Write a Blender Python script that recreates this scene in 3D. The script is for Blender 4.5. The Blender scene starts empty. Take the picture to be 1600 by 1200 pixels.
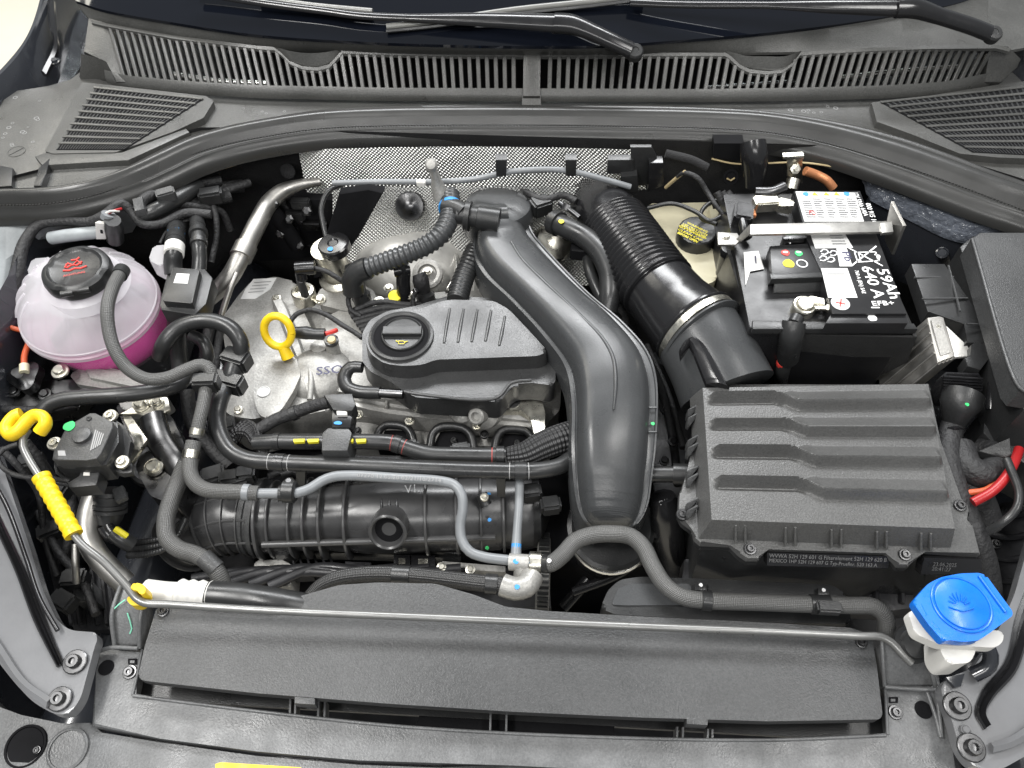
import bpy, bmesh, math, random
from mathutils import Vector, Matrix
random.seed(7)
S = bpy.context.scene
C = S.collection
V = Vector
# ------------------------------------------------------------------ camera
FPX = 1180.0
cam_d = bpy.data.cameras.new('camera'); cam = bpy.data.objects.new('camera', cam_d); C.objects.link(cam)
cam_d.sensor_width = 36; cam_d.lens = 36*FPX/1600; cam_d.clip_start = .02; cam_d.clip_end = 60
CAMLOC = V((0, 0, .63))
CAMR = Matrix.Rotation(math.radians(2.8), 3, 'Z') @ Matrix.Rotation(math.radians(37), 3, 'X')
cam.matrix_world = Matrix.Translation(CAMLOC) @ CAMR.to_4x4()
S.camera = cam
# ------------------------------------------------------------------ world and lamps (showroom, soft ceiling light, added front fill)
w = bpy.data.worlds.new('World'); S.world = w; w.use_nodes = True
bg = w.node_tree.nodes['Background']; bg.inputs[0].default_value = (.93, .97, 1.0, 1); bg.inputs[1].default_value = .32
def lamp(name, loc, tgt, sx, sy, power, col=(1, 1, 1)):
    l = bpy.data.lights.new(name, 'AREA'); l.shape = 'RECTANGLE'; l.size = sx; l.size_y = sy; l.energy = power; l.color = col
    o = bpy.data.objects.new(name, l); C.objects.link(o); o.location = loc
    o.rotation_euler = (V(tgt)-V(loc)).to_track_quat('-Z', 'Y').to_euler()
lamp('ceiling_or_fill_lamp', (-1.05, .15, 2.0), (-.05, .5, -.1), 1.3, .25, 50, (1, .985, .96))
lamp('ceiling_or_fill_lamp', (1.05, .25, 2.0), (.1, .5, -.1), 1.3, .35, 26, (1, .985, .96))
lamp('ceiling_or_fill_lamp', (-.1, 2.9, 2.5), (0, .5, -.1), 3.0, .7, 165, (.98, .99, 1))
lamp('ceiling_or_fill_lamp', (.1, -1.3, 1.7), (0, .6, -.1), 1.6, .4, 20, (1, .99, .97))  # added front fill, brightens the foil and front-facing parts
lamp('ceiling_or_fill_lamp', (-2.6, 2.6, 2.4), (-2.6, 2.9, -.95), 2.0, 1.0, 62, (1, .96, .86))
S.view_settings.view_transform = 'Standard'; S.view_settings.look = 'None'; S.view_settings.exposure = 0; S.view_settings.gamma = 1
S.render.engine = 'CYCLES'
# ------------------------------------------------------------------ pixel (1600x1200) -> point
def ray(px, py):
    return CAMR @ V(((px-800)/FPX, -(py-600)/FPX, -1))
def P(px, py, z):
    d = ray(px, py); return CAMLOC + d*((z-CAMLOC.z)/d.z)
def PY(px, py, y):
    d = ray(px, py); return CAMLOC + d*((y-CAMLOC.y)/d.y)
def PP(px, py, p0, n):
    d = ray(px, py); return CAMLOC + d*((p0-CAMLOC).dot(n)/d.dot(n))
def depth(p):
    return -((CAMR.transposed() @ (p-CAMLOC)).z)
def mpp(p):            # metres per photo pixel at p
    return depth(p)/FPX
def pts3(l, z=None):
    o = []
    for q in l:
        if isinstance(q, Vector): o.append(q)
        elif len(q) == 3: o.append(P(*q))
        else: o.append(P(q[0], q[1], z))
    return o
# ------------------------------------------------------------------ materials
MATS = {}
def mat(name, col, rough=.5, metal=0, spec=.5, bump=None, var=0, varscale=30, extra=None, coat=0, rvar=0, grain=None):
    """bump=(kind, scale, strength, distance)"""
    m = bpy.data.materials.new(name); m.use_nodes = True; nt = m.node_tree; N = nt.nodes; L = nt.links
    b = N['Principled BSDF']; b.inputs['Base Color'].default_value = (*col, 1); b.inputs['Roughness'].default_value = rough
    b.inputs['Metallic'].default_value = metal; b.inputs['Specular IOR Level'].default_value = spec
    b.inputs['Coat Weight'].default_value = coat; b.inputs['Coat Roughness'].default_value = .08
    tc = N.new('ShaderNodeTexCoord')
    if var:
        n = N.new('ShaderNodeTexNoise'); n.inputs['Scale'].default_value = varscale; n.inputs['Detail'].default_value = 6; n.inputs['Roughness'].default_value = .65
        L.new(tc.outputs['Object'], n.inputs['Vector'])
        r = N.new('ShaderNodeMapRange'); r.inputs[1].default_value = .3; r.inputs[2].default_value = .7; r.inputs[3].default_value = 1-var; r.inputs[4].default_value = 1+var
        L.new(n.outputs['Fac'], r.inputs[0])
        mx = N.new('ShaderNodeVectorMath'); mx.operation = 'SCALE'; mx.inputs[0].default_value = col
        fac = r.outputs[0]
        if grain:
            g = N.new('ShaderNodeTexNoise'); g.inputs['Scale'].default_value = grain[0]; g.inputs['Detail'].default_value = 2; g.inputs['Roughness'].default_value = .7
            L.new(tc.outputs['Object'], g.inputs['Vector'])
            gr_ = N.new('ShaderNodeMapRange'); gr_.inputs[1].default_value = .32; gr_.inputs[2].default_value = .68; gr_.inputs[3].default_value = 1-grain[1]; gr_.inputs[4].default_value = 1+grain[1]; gr_.clamp = False
            L.new(g.outputs['Fac'], gr_.inputs[0])
            ml = N.new('ShaderNodeMath'); ml.operation = 'MULTIPLY'; L.new(fac, ml.inputs[0]); L.new(gr_.outputs[0], ml.inputs[1]); fac = ml.outputs[0]
        L.new(fac, mx.inputs['Scale']); L.new(mx.outputs[0], b.inputs['Base Color'])
    if rvar:
        n2 = N.new('ShaderNodeTexNoise'); n2.inputs['Scale'].default_value = varscale*1.7; n2.inputs['Detail'].default_value = 5
        L.new(tc.outputs['Object'], n2.inputs['Vector'])
        r2 = N.new('ShaderNodeMapRange'); r2.inputs[1].default_value = .3; r2.inputs[2].default_value = .7; r2.inputs[3].default_value = max(0, rough-rvar); r2.inputs[4].default_value = rough+rvar
        L.new(n2.outputs['Fac'], r2.inputs[0]); L.new(r2.outputs[0], b.inputs['Roughness'])
    if bump:
        kind, sc, st, dist = bump
        bn = N.new('ShaderNodeBump'); bn.inputs['Strength'].default_value = st; bn.inputs['Distance'].default_value = dist
        if kind == 'noise':
            t = N.new('ShaderNodeTexNoise'); t.inputs['Scale'].default_value = sc; t.inputs['Detail'].default_value = 3
            L.new(tc.outputs['Object'], t.inputs['Vector']); L.new(t.outputs['Fac'], bn.inputs['Height'])
        elif kind == 'weave':          # uv in metres: u along, v around
            uv = N.new('ShaderNodeUVMap'); sp = N.new('ShaderNodeSeparateXYZ'); L.new(uv.outputs[0], sp.inputs[0])
            def mth(op, a, c):
                q = N.new('ShaderNodeMath'); q.operation = op
                for i, x in enumerate((a, c)):
                    if x is None: continue
                    if isinstance(x, (int, float)): q.inputs[i].default_value = x
                    else: L.new(x, q.inputs[i])
                return q.outputs[0]
            a = mth('ADD', sp.outputs[0], sp.outputs[1]); c = mth('SUBTRACT', sp.outputs[0], sp.outputs[1])
            s1 = mth('SINE', mth('MULTIPLY', a, sc), None); s2 = mth('SINE', mth('MULTIPLY', c, sc), None)
            L.new(mth('MULTIPLY', s1, s2), bn.inputs['Height'])
        elif kind == 'voronoi':
            t = N.new('ShaderNodeTexVoronoi'); t.inputs['Scale'].default_value = sc
            L.new(tc.outputs['Object'], t.inputs['Vector']); L.new(t.outputs['Distance'], bn.inputs['Height'])
        L.new(bn.outputs[0], b.inputs['Normal'])
    MATS[name] = m
    return m
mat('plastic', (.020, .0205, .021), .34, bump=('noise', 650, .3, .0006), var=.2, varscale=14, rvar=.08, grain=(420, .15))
mat('battery_black', (.013, .013, .014), .33, bump=('noise', 300, .15, .0006), var=.2, varscale=14, rvar=.08)
mat('cover_plastic', (.036, .0365, .037), .33, bump=('noise', 620, .4, .0007), var=.2, varscale=11, rvar=.1, grain=(520, .2))
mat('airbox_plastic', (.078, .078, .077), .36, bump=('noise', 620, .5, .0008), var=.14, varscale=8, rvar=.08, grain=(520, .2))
mat('plastic_grey', (.048, .049, .050), .36, bump=('noise', 620, .5, .0008), var=.16, varscale=8, rvar=.08, grain=(520, .24))
mat('plastic_satin', (.046, .048, .050), .29, bump=('noise', 700, .2, .0005), var=.12, varscale=9, rvar=.07, grain=(600, .12))
mat('plastic_gloss', (.012, .012, .013), .2, bump=('noise', 90, .05, .0008), rvar=.05)
mat('cowl_plastic', (.060, .060, .057), .35, bump=('noise', 560, .45, .0008), var=.2, varscale=13, rvar=.1, grain=(480, .2))
mat('carrier_plastic', (.115, .117, .119), .37, bump=('noise', 520, .4, .0008), var=.28, varscale=19, rvar=.12, grain=(460, .16))
mat('rubber', (.022, .0225, .023), .33, bump=('noise', 500, .18, .0005), var=.25, varscale=25, rvar=.09)
mat('rubber_seal', (.030, .030, .029), .31, bump=('noise', 900, .12, .0004), var=.12, varscale=12, rvar=.05)
mat('braided', (.085, .085, .083), .36, bump=('weave', 1750, .5, .0007), var=.1)
mat('braided_coarse', (.028, .028, .029), .45, bump=('weave', 700, .9, .0016))
mat('foam', (.022, .022, .023), .95, bump=('noise', 500, .7, .002), var=.2, varscale=40)
mat('felt', (.020, .020, .020), .95, bump=('noise', 900, .8, .0015), var=.2, varscale=60)
mat('tape', (.018, .018, .019), .6, bump=('noise', 220, .8, .0025), var=.2)
mat('dark', (.007, .007, .008), .8, spec=.12, var=.2)  # near-black for openings and deep parts, shade put into the colour
mat('manifold_black', (.040, .040, .041), .3, bump=('noise', 160, .1, .0006), var=.2, varscale=20, rvar=.08)
mat('manifold_rib_lit', (.062, .062, .063), .3, var=.1)  # manifold_black made lighter; highlight on the rib edges put into the colour
mat('braided_dark', (.03, .03, .03), .34, bump=('weave', 1750, .5, .0007), var=.1)
mat('deep_plastic', (.022, .022, .024), .42, bump=('noise', 200, .3, .001), var=.35, varscale=22, rvar=.12)
mat('body_paint', (.022, .024, .029), .22, bump=('noise', 300, .06, .0005), coat=.6, rvar=.06)
mat('fender_paint', (.15, .152, .158), .2, metal=.0, bump=('noise', 400, .12, .0005), coat=.35, var=.12, varscale=10, rvar=.06)
mat('primer', (.28, .30, .31), .5, bump=('noise', 60, .35, .002), var=.25, varscale=18)
mat('seam_sealer', (.09, .10, .12), .12, bump=('noise', 110, .9, .006), var=.4, varscale=25, coat=.5)
mat('cast_alu', (.31, .305, .29), .46, metal=.35, bump=('noise', 330, .35, .001), var=.2, varscale=24, rvar=.12, grain=(380, .15))
mat('turbo_alu', (.62, .61, .58), .36, metal=.35, bump=('noise', 120, .25, .002), var=.2, varscale=18, rvar=.1)
mat('alu_bright', (.75, .74, .71), .27, metal=1, bump=('noise', 160, .12, .0006), var=.12, rvar=.08)
mat('alu_pipe', (.38, .37, .35), .44, metal=1, bump=('noise', 140, .15, .0005), var=.25, rvar=.08)
mat('zinc', (.62, .60, .53), .32, metal=1, bump=('noise', 300, .2, .0005), var=.25, varscale=60, rvar=.1)
mat('steel_dark', (.11, .11, .112), .33, metal=1, var=.25, varscale=40, rvar=.1)
mat('rod_metal', (.20, .20, .195), .33, metal=.5, var=.12, rvar=.06)
mat('white_plastic', (.64, .63, .60), .4, var=.06, bump=('noise', 300, .08, .0005))
mat('paper', (.66, .66, .65), .55, var=.04)
mat('cream_plastic', (.62, .58, .42), .42, var=.08, varscale=14, bump=('noise', 200, .1, .0008))
mat('yellow', (.80, .55, .012), .42, bump=('noise', 500, .15, .0004), var=.12, varscale=60, rvar=.1)
mat('yellow_ink', (.72, .62, .02), .5)
mat('blue_cap', (.005, .145, .60), .32, bump=('noise', 600, .12, .0004), var=.12, varscale=40, rvar=.12)
mat('red_ink', (.62, .05, .04), .5)
mat('red_dim', (.30, .05, .045), .5)
mat('white_dim', (.38, .38, .38), .5)
mat('red_cable', (.33, .012, .014), .35)
mat('orange_cable', (.50, .09, .03), .4)
mat('copper', (.62, .26, .12), .4, metal=.6, var=.3)
mat('green_ink', (.03, .55, .14), .5)
mat('mint_ink', (.25, .7, .5), .55)
mat('blue_ink', (.03, .25, .62), .5)
mat('pink_ink', (.72, .22, .62), .5)
mat('white_ink', (.8, .8, .8), .5)
mat('grey_ink', (.30, .30, .30), .5)
mat('ink_dim', (.13, .13, .13), .5)
mat('print_ink', (.06, .06, .07), .5)
mat('navy_ink', (.02, .02, .07), .5)
mat('grey_hose', (.19, .20, .21), .38, var=.1, bump=('noise', 300, .1, .0004), rvar=.05)
mat('coolant', (.88, .02, .42), .25)
mat('beige', (.45, .36, .2), .5)
mat('floor_paint', (.78, .73, .62), .35, var=.05, varscale=3)
mat('frit_glass', (.004, .005, .008), .04, spec=.5)
mat('blade', (.16, .16, .15), .3, var=.1)
def foil_mat():
    m = mat('foil', (.72, .72, .70), .40, metal=.85); nt = m.node_tree; N = nt.nodes; L = nt.links; b = N['Principled BSDF']
    uv = N.new('ShaderNodeUVMap'); n = N.new('ShaderNodeTexNoise'); n.inputs['Scale'].default_value = 9; n.inputs['Detail'].default_value = 2
    mp = N.new('ShaderNodeVectorMath'); mp.operation = 'SCALE'; mp.inputs['Scale'].default_value = .016
    L.new(uv.outputs[0], n.inputs['Vector']); L.new(n.outputs['Color'], mp.inputs[0])
    ad = N.new('ShaderNodeVectorMath'); ad.operation = 'ADD'; L.new(uv.outputs[0], ad.inputs[0]); L.new(mp.outputs[0], ad.inputs[1])
    sp = N.new('ShaderNodeSeparateXYZ'); L.new(ad.outputs[0], sp.inputs[0])
    def mth(op, a, c=None):
        q = N.new('ShaderNodeMath'); q.operation = op
        for i, x in enumerate((a, c)):
            if x is None: continue
            if isinstance(x, (int, float)): q.inputs[i].default_value = x
            else: L.new(x, q.inputs[i])
        return q.outputs[0]
    a = sp.outputs[0]; c = sp.outputs[1]
    h = mth('MULTIPLY', mth('SINE', mth('MULTIPLY', a, 1150)), mth('SINE', mth('MULTIPLY', c, 1150)))
    n2 = N.new('ShaderNodeTexNoise'); n2.inputs['Scale'].default_value = 14; L.new(uv.outputs[0], n2.inputs['Vector'])
    h2 = mth('ADD', h, mth('MULTIPLY', n2.outputs['Fac'], 14))
    bn = N.new('ShaderNodeBump'); bn.inputs['Strength'].default_value = .95; bn.inputs['Distance'].default_value = .0015
    L.new(h2, bn.inputs['Height']); L.new(bn.outputs[0], b.inputs['Normal'])
foil_mat()
def shell_mat():
    m = bpy.data.materials.new('tank_shell'); m.use_nodes = True; nt = m.node_tree; N = nt.nodes; L = nt.links
    b = N['Principled BSDF']; b.inputs['Base Color'].default_value = (.84, .84, .86, 1); b.inputs['Roughness'].default_value = .25
    tr = N.new('ShaderNodeBsdfTransparent'); tr.inputs[0].default_value = (.95, .93, .95, 1)
    tl = N.new('ShaderNodeBsdfTranslucent'); tl.inputs[0].default_value = (.9, .88, .9, 1)
    m1 = N.new('ShaderNodeMixShader'); m1.inputs[0].default_value = .35; L.new(b.outputs[0], m1.inputs[1]); L.new(tl.outputs[0], m1.inputs[2])
    m2 = N.new('ShaderNodeMixShader'); m2.inputs[0].default_value = .55; L.new(m1.outputs[0], m2.inputs[1]); L.new(tr.outputs[0], m2.inputs[2])
    L.new(m2.outputs[0], N['Material Output'].inputs['Surface']); MATS['tank_shell'] = m
    m = m.copy(); m.name = 'tank_shell_low'; N = m.node_tree.nodes
    [x for x in N if x.type == 'MIX_SHADER'][1].inputs[0].default_value = .82; MATS['tank_shell_low'] = m
shell_mat()
def glass_mat():
    m = bpy.data.materials.new('windscreen_glass'); m.use_nodes = True; b = m.node_tree.nodes['Principled BSDF']
    b.inputs['Base Color'].default_value = (.75, .82, .8, 1); b.inputs['Roughness'].default_value = .01; b.inputs['Transmission Weight'].default_value = 1; b.inputs['IOR'].default_value = 1.05
    MATS['windscreen_glass'] = m
glass_mat()
# ------------------------------------------------------------------ object helpers
def link(name, me, m, parent=None, sharp=38):
    o = bpy.data.objects.new(name, me); C.objects.link(o)
    if m: me.materials.append(MATS[m])
    for p in me.polygons: p.use_smooth = True
    me.set_sharp_from_angle(angle=math.radians(sharp))
    if parent is not None: setp(o, parent)
    return o
def setp(o, parent):
    o.parent = parent
    # parts are built in scene coordinates
    o.matrix_parent_inverse = Matrix.Translation(-V(parent.location)) if parent.type == 'EMPTY' else Matrix.Identity(4)
def thing(name, label, cat, loc=(0, 0, 0), group=None):
    o = bpy.data.objects.new(name, None); C.objects.link(o); o.empty_display_size = .02
    o.location = loc; o['label'] = label; o['category'] = cat
    if group: o['group'] = group
    return o
def tag(o, label, cat, group=None):
    o['label'] = label; o['category'] = cat
    if group: o['group'] = group
    return o
def from_bm(name, bm, m, parent=None, sharp=38):
    bmesh.ops.recalc_face_normals(bm, faces=bm.faces)
    me = bpy.data.meshes.new(name); bm.to_mesh(me); bm.free()
    return link(name, me, m, parent, sharp)
def fillet(pl, r, n=5, closed=True):
    """round polygon corners; r in metres (float or list)"""
    out = []; N = len(pl)
    for i, p in enumerate(pl):
        a = pl[i-1]; c = pl[(i+1) % N]; ri = r[i] if isinstance(r, (list, tuple)) else r
        u = a-p; v = c-p; lu, lv = u.length, v.length
        if ri <= 0 or lu < 1e-6 or lv < 1e-6: out.append(p); continue
        d = min(ri, lu*.45, lv*.45); A = p+u/lu*d; B = p+v/lv*d
        for k in range(n+1):
            t = k/n; out.append(A*(1-t)**2+p*2*t*(1-t)+B*t*t)
    return out
def extr(name, pl, vec, m, parent=None, bev=0, seg=2, fil=0, sharp=35, taper=1, bevbot=False):
    """polygon pl (world points) = top face, extruded along vec; bev rounds the top rim"""
    if fil: pl = fillet(pl, fil)
    bm = bmesh.new(); c = sum(pl, V((0, 0, 0)))/len(pl)
    top = [bm.verts.new(p) for p in pl]; bot = [bm.verts.new(c+(p-c)*taper+V(vec)) for p in pl]
    n = len(pl); bm.faces.new(top); bm.faces.new(bot[::-1])
    for i in range(n): bm.faces.new((top[i], bot[i], bot[(i+1) % n], top[(i+1) % n]))
    if bev:
        bm.edges.ensure_lookup_table()
        es = [e for e in bm.edges if e.verts[0] in top and e.verts[1] in top]
        if bevbot: es += [e for e in bm.edges if e.verts[0] in bot and e.verts[1] in bot]
        bmesh.ops.bevel(bm, geom=es, offset=bev, segments=seg, profile=.6, affect='EDGES', clamp_overlap=True)
    big = [f for f in bm.faces if len(f.verts) > 4]
    if big: bmesh.ops.triangulate(bm, faces=big)
    return from_bm(name, bm, m, parent, sharp)
def prism(name, px, z, h, m, parent=None, bev=0, fil=0, **k):
    return extr(name, pts3(px, z), V((0, 0, -h)), m, parent, bev, fil=fil, **k)
def spline(pl, step=.004, closed=False):
    n = len(pl); out = []; par = []
    for i in range(n-1):
        p0 = pl[i-1] if i else pl[0]*2-pl[1]; p1 = pl[i]; p2 = pl[i+1]; p3 = pl[i+2] if i+2 < n else pl[-1]*2-pl[-2]
        a = 0; d1 = max((p1-p0).length, 1e-5)**.5; d2 = max((p2-p1).length, 1e-5)**.5; d3 = max((p3-p2).length, 1e-5)**.5
        t0 = 0; t1 = d1; t2 = t1+d2; t3 = t2+d3
        k = max(1, int((p2-p1).length/step))
        for j in range(k):
            t = t1+(t2-t1)*j/k
            A1 = p0*((t1-t)/(t1-t0))+p1*((t-t0)/(t1-t0)); A2 = p1*((t2-t)/(t2-t1))+p2*((t-t1)/(t2-t1)); A3 = p2*((t3-t)/(t3-t2))+p3*((t-t2)/(t3-t2))
            B1 = A1*((t2-t)/(t2-t0))+A2*((t-t0)/(t2-t0)); B2 = A2*((t3-t)/(t3-t1))+A3*((t-t1)/(t3-t1))
            out.append(B1*((t2-t)/(t2-t1))+B2*((t-t1)/(t2-t1))); par.append(i+j/k)
    out.append(pl[-1]); par.append(n-1)
    return out, par
def sweep(name, pl, rad, m, parent=None, seg=14, step=.005, prof=None, sharp=50, flat=None):
    """tube through world points pl; rad float or per-point list; prof(s) scales the radius at arc length s; flat=(n, k) squashes"""
    sp, par = spline(pl, step); bm = bmesh.new(); uvl = bm.loops.layers.uv.new('UVMap')
    T = []
    for i in range(len(sp)):
        a = sp[max(0, i-1)]; b = sp[min(len(sp)-1, i+1)]; T.append((b-a).normalized())
    up = V((0, 0, 1)) if abs(T[0].z) < .9 else V((1, 0, 0))
    X = T[0].cross(up).normalized(); rings = []; s = 0; ss = []; rr = []
    for i, p in enumerate(sp):
        if i: s += (p-sp[i-1]).length
        X = (X-T[i]*X.dot(T[i])).normalized(); Y = T[i].cross(X)
        q = par[i]; k = min(int(q), len(pl)-2); f = q-k
        r = rad if isinstance(rad, (int, float)) else rad[k]*(1-f)+rad[k+1]*f
        if prof: r *= prof(s)
        ring = []
        for j in range(seg):
            a = 2*math.pi*j/seg; d = X*math.cos(a)+Y*math.sin(a)
            if flat: d = d-flat[0]*d.dot(flat[0])*(1-flat[1])
            ring.append(bm.verts.new(p+d*r))
        rings.append(ring); ss.append(s); rr.append(r)
    for i in range(len(rings)-1):
        for j in range(seg):
            k = (j+1) % seg
            f = bm.faces.new((rings[i][j], rings[i][k], rings[i+1][k], rings[i+1][j]))
            vv = 2*math.pi*(rad if isinstance(rad, (int, float)) else rad[0])
            for lp, (u, v) in zip(f.loops, ((ss[i], j), (ss[i], j+1), (ss[i+1], j+1), (ss[i+1], j))): lp[uvl].uv = (u, v/seg*vv)
    bm.faces.new(rings[0][::-1]); bm.faces.new(rings[-1])
    return from_bm(name, bm, m, parent, sharp)
def tube(name, px, w, m, parent=None, **k):
    """w: apparent width in photo pixels (float or list)"""
    pl = pts3(px)
    rad = [(w[i] if isinstance(w, (list, tuple)) else w)/2*mpp(p) for i, p in enumerate(pl)]
    return sweep(name, pl, rad, m, parent, **k)
def corr(pitch, amp):
    def f(s):
        t = (s/pitch) % 1
        return 1+amp*(math.sin(2*math.pi*t))
    return f
def frame(axis):
    a = V(axis).normalized(); x = a.cross(V((0, 1, 0)) if abs(a.y) < .9 else V((1, 0, 0))).normalized()
    return x, a.cross(x), a
def lathe(name, c, axis, prof, m, parent=None, seg=32, sharp=32, lobes=None, cap=True):
    """prof [(r, h)] along axis from c"""
    x, y, a = frame(axis); bm = bmesh.new(); rings = []
    for r, h in prof:
        if r < 1e-6: rings.append([bm.verts.new(c+a*h)])
        else:
            rings.append([bm.verts.new(c+a*h+(x*math.cos(t)+y*math.sin(t))*(r*(lobes(t) if lobes else 1))) for t in [2*math.pi*j/seg for j in range(seg)]])
    for A, B in zip(rings, rings[1:]):
        for j in range(seg):
            k = (j+1) % seg
            if len(A) == 1 and len(B) == 1: continue
            if len(A) == 1: bm.faces.new((A[0], B[j], B[k]))
            elif len(B) == 1: bm.faces.new((A[j], A[k], B[0]))
            else: bm.faces.new((A[j], A[k], B[k], B[j]))
    for r in (rings[0], rings[-1]) if cap else ():
        if len(r) > 1:
            try: bm.faces.new(r)
            except ValueError: pass
    return from_bm(name, bm, m, parent, sharp)
def cyl(name, c, axis, r, h, m, parent=None, bev=.001, seg=24):
    return lathe(name, c, axis, [(r, 0), (r, h-bev), (r-bev, h), (0, h)], m, parent, seg)
def box(name, c, hx, hy, hz, m, parent=None, rz=0, bev=.001, R=None):
    R = R or Matrix.Rotation(rz, 3, 'Z'); bm = bmesh.new(); bmesh.ops.create_cube(bm, size=2)
    for v in bm.verts: v.co = R @ V((v.co.x*hx, v.co.y*hy, v.co.z*hz)) + V(c)
    if bev: bmesh.ops.bevel(bm, geom=bm.edges[:], offset=bev, segments=2, affect='EDGES', clamp_overlap=True)
    return from_bm(name, bm, m, parent)
def bolt(name, c, n, r, parent=None, m='zinc', washer=1.55, kind='torx'):
    c = V(c)
    pr = [(r*washer, -.002), (r*washer, .0006), (r*washer*.93, .0012), (r*1.02, .0013), (r, r*.75), (r*.86, r*.95), (r*.5, r*.95), (r*.45, r*.45), (0, r*.4)]
    if kind == 'hex':
        pr = [(r*washer, -.002), (r*washer, .001), (r*1.05, .0013), (r, r*.8), (r*.85, r*.95), (0, r*.95)]
    return lathe(name, c, n, pr, m, parent, seg=18)
def pbolt(name, px, py, z, w, parent=None, n=(0, -.12, 1), **k):
    p = P(px, py, z); return bolt(name, p, n, w/2*mpp(p)/1.55, parent, **k)
def ribbon(name, L, R, prof, m, parent=None, thick=.006, step=.008, up=V((0, 0, 1)), sharp=30, sm=True, hs=None):
    """strip between two edges (px lists with z); prof [(t, height)] across; closed below"""
    L = pts3(L); R = pts3(R)
    if sm:
        n = max(8, int(max(sum((b-a).length for a, b in zip(L, L[1:])), sum((b-a).length for a, b in zip(R, R[1:])))/step))
        def res(pl):
            sp, par = spline(pl, .002); out = []
            for i in range(n+1):
                q = i/n*(len(pl)-1); k = min(range(len(par)), key=lambda j: abs(par[j]-q)); out.append(sp[k])
            return out
        L = res(L); R = res(R)
    bm = bmesh.new(); uvl = bm.loops.layers.uv.new('UVMap'); rows = []; bots = []
    for i_, (a, b) in enumerate(zip(L, R)):
        g = 1
        if hs:
            q = i_/(len(L)-1)*(len(hs)-1); k_ = min(int(q), len(hs)-2); g = hs[k_]*(1-q+k_)+hs[k_+1]*(q-k_)
        rows.append([bm.verts.new(a.lerp(b, t)+up*h*g) for t, h in prof])
        bots.append([bm.verts.new(a.lerp(b, t)+up*(min(h, 0)-thick)) for t, h in prof])
    s = 0; W = (L[0]-R[0]).length; k = len(prof)
    for i in range(len(rows)-1):
        ds = (L[i+1]-L[i]).length
        for j in range(k-1):
            f = bm.faces.new((rows[i][j], rows[i+1][j], rows[i+1][j+1], rows[i][j+1]))
            for lp, (u, t) in zip(f.loops, ((s, prof[j][0]), (s+ds, prof[j][0]), (s+ds, prof[j+1][0]), (s, prof[j+1][0]))): lp[uvl].uv = (u, t*W)
            bm.faces.new((bots[i][j], bots[i][j+1], bots[i+1][j+1], bots[i+1][j]))
        bm.faces.new((rows[i][0], bots[i][0], bots[i+1][0], rows[i+1][0])); bm.faces.new((rows[i][-1], rows[i+1][-1], bots[i+1][-1], bots[i][-1]))
        s += ds
    for e in (0, -1):
        for j in range(k-1): bm.faces.new((rows[e][j], rows[e][j+1], bots[e][j+1], bots[e][j]))
    return from_bm(name, bm, m, parent, sharp)
def grid(name, fn, nu, nv, m, parent=None, sharp=30):
    bm = bmesh.new(); uvl = bm.loops.layers.uv.new('UVMap')
    vs = [[bm.verts.new(fn(i/nu, j/nv)) for i in range(nu+1)] for j in range(nv+1)]
    W = (vs[0][0].co-vs[0][-1].co).length; H = (vs[0][0].co-vs[-1][0].co).length
    for j in range(nv):
        for i in range(nu):
            f = bm.faces.new((vs[j][i], vs[j][i+1], vs[j+1][i+1], vs[j+1][i]))
            for lp, (u, v) in zip(f.loops, ((i, j), (i+1, j), (i+1, j+1), (i, j+1))): lp[uvl].uv = (u/nu*W, v/nv*H)
    return from_bm(name, bm, m, parent, sharp)
def txt(s, p0, p1, m, parent=None, n=V((0, 0, 1)), hs=1.0, name='lettering', lift=.0004, width=None):
    """text whose baseline runs from world point p0 to p1, stretched to that length"""
    cu = bpy.data.curves.new('t', 'FONT'); cu.body = s; cu.size = 1; cu.extrude = 0; cu.resolution_u = 2
    if width: cu.offset = width
    o = bpy.data.objects.new('t', cu); C.objects.link(o)
    bpy.context.view_layer.update()
    me = bpy.data.meshes.new_from_object(o.evaluated_get(bpy.context.evaluated_depsgraph_get()))
    bpy.data.objects.remove(o); bpy.data.curves.remove(cu)
    xs = [v.co.x for v in me.vertices]; x0, x1 = min(xs), max(xs); L = (p1-p0).length; k = L/(x1-x0)
    X = (p1-p0).normalized(); Y = n.cross(X).normalized()
    for v in me.vertices: v.co = p0+X*((v.co.x-x0)*k)+Y*(v.co.y*k*hs)+n*lift
    me.name = name
    return link(name, me, m, parent)
def ptxt(s, a, b, z, m, parent=None, **k):
    return txt(s, P(a[0], a[1], z), P(b[0], b[1], z), m, parent, **k)
def dot(name, px, py, z, w, m, parent=None, n=(0, 0, 1), asp=1):
    p = P(px, py, z); r = w/2*mpp(p); x, y, a = frame(n)
    pl = [p+(x*math.cos(t)*r+y*math.sin(t)*r*asp*(1+.12*math.sin(3*t+px)))+a*.0004 for t in [2*math.pi*i/14 for i in range(14)]]
    return extr(name, pl, -a*.0006, m, parent)
def stripe(name, pts, wpx, m, parent=None, lift=.0006):
    """flat painted line through world points"""
    sp, _ = spline(pts, .003); bm = bmesh.new(); prev = None
    for i, p in enumerate(sp):
        t = (sp[min(i+1, len(sp)-1)]-sp[max(0, i-1)]).normalized(); s = t.cross(V((0, 0, 1))).normalized()*wpx/2*mpp(p); q = p+V((0, 0, lift))
        cur = (bm.verts.new(q+s), bm.verts.new(q-s))
        if prev: bm.faces.new((prev[0], cur[0], cur[1], prev[1]))
        prev = cur
    return from_bm(name, bm, m, parent)
def pcurve(px, z=None):
    return spline(pts3(px, z), .004)[0]
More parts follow.
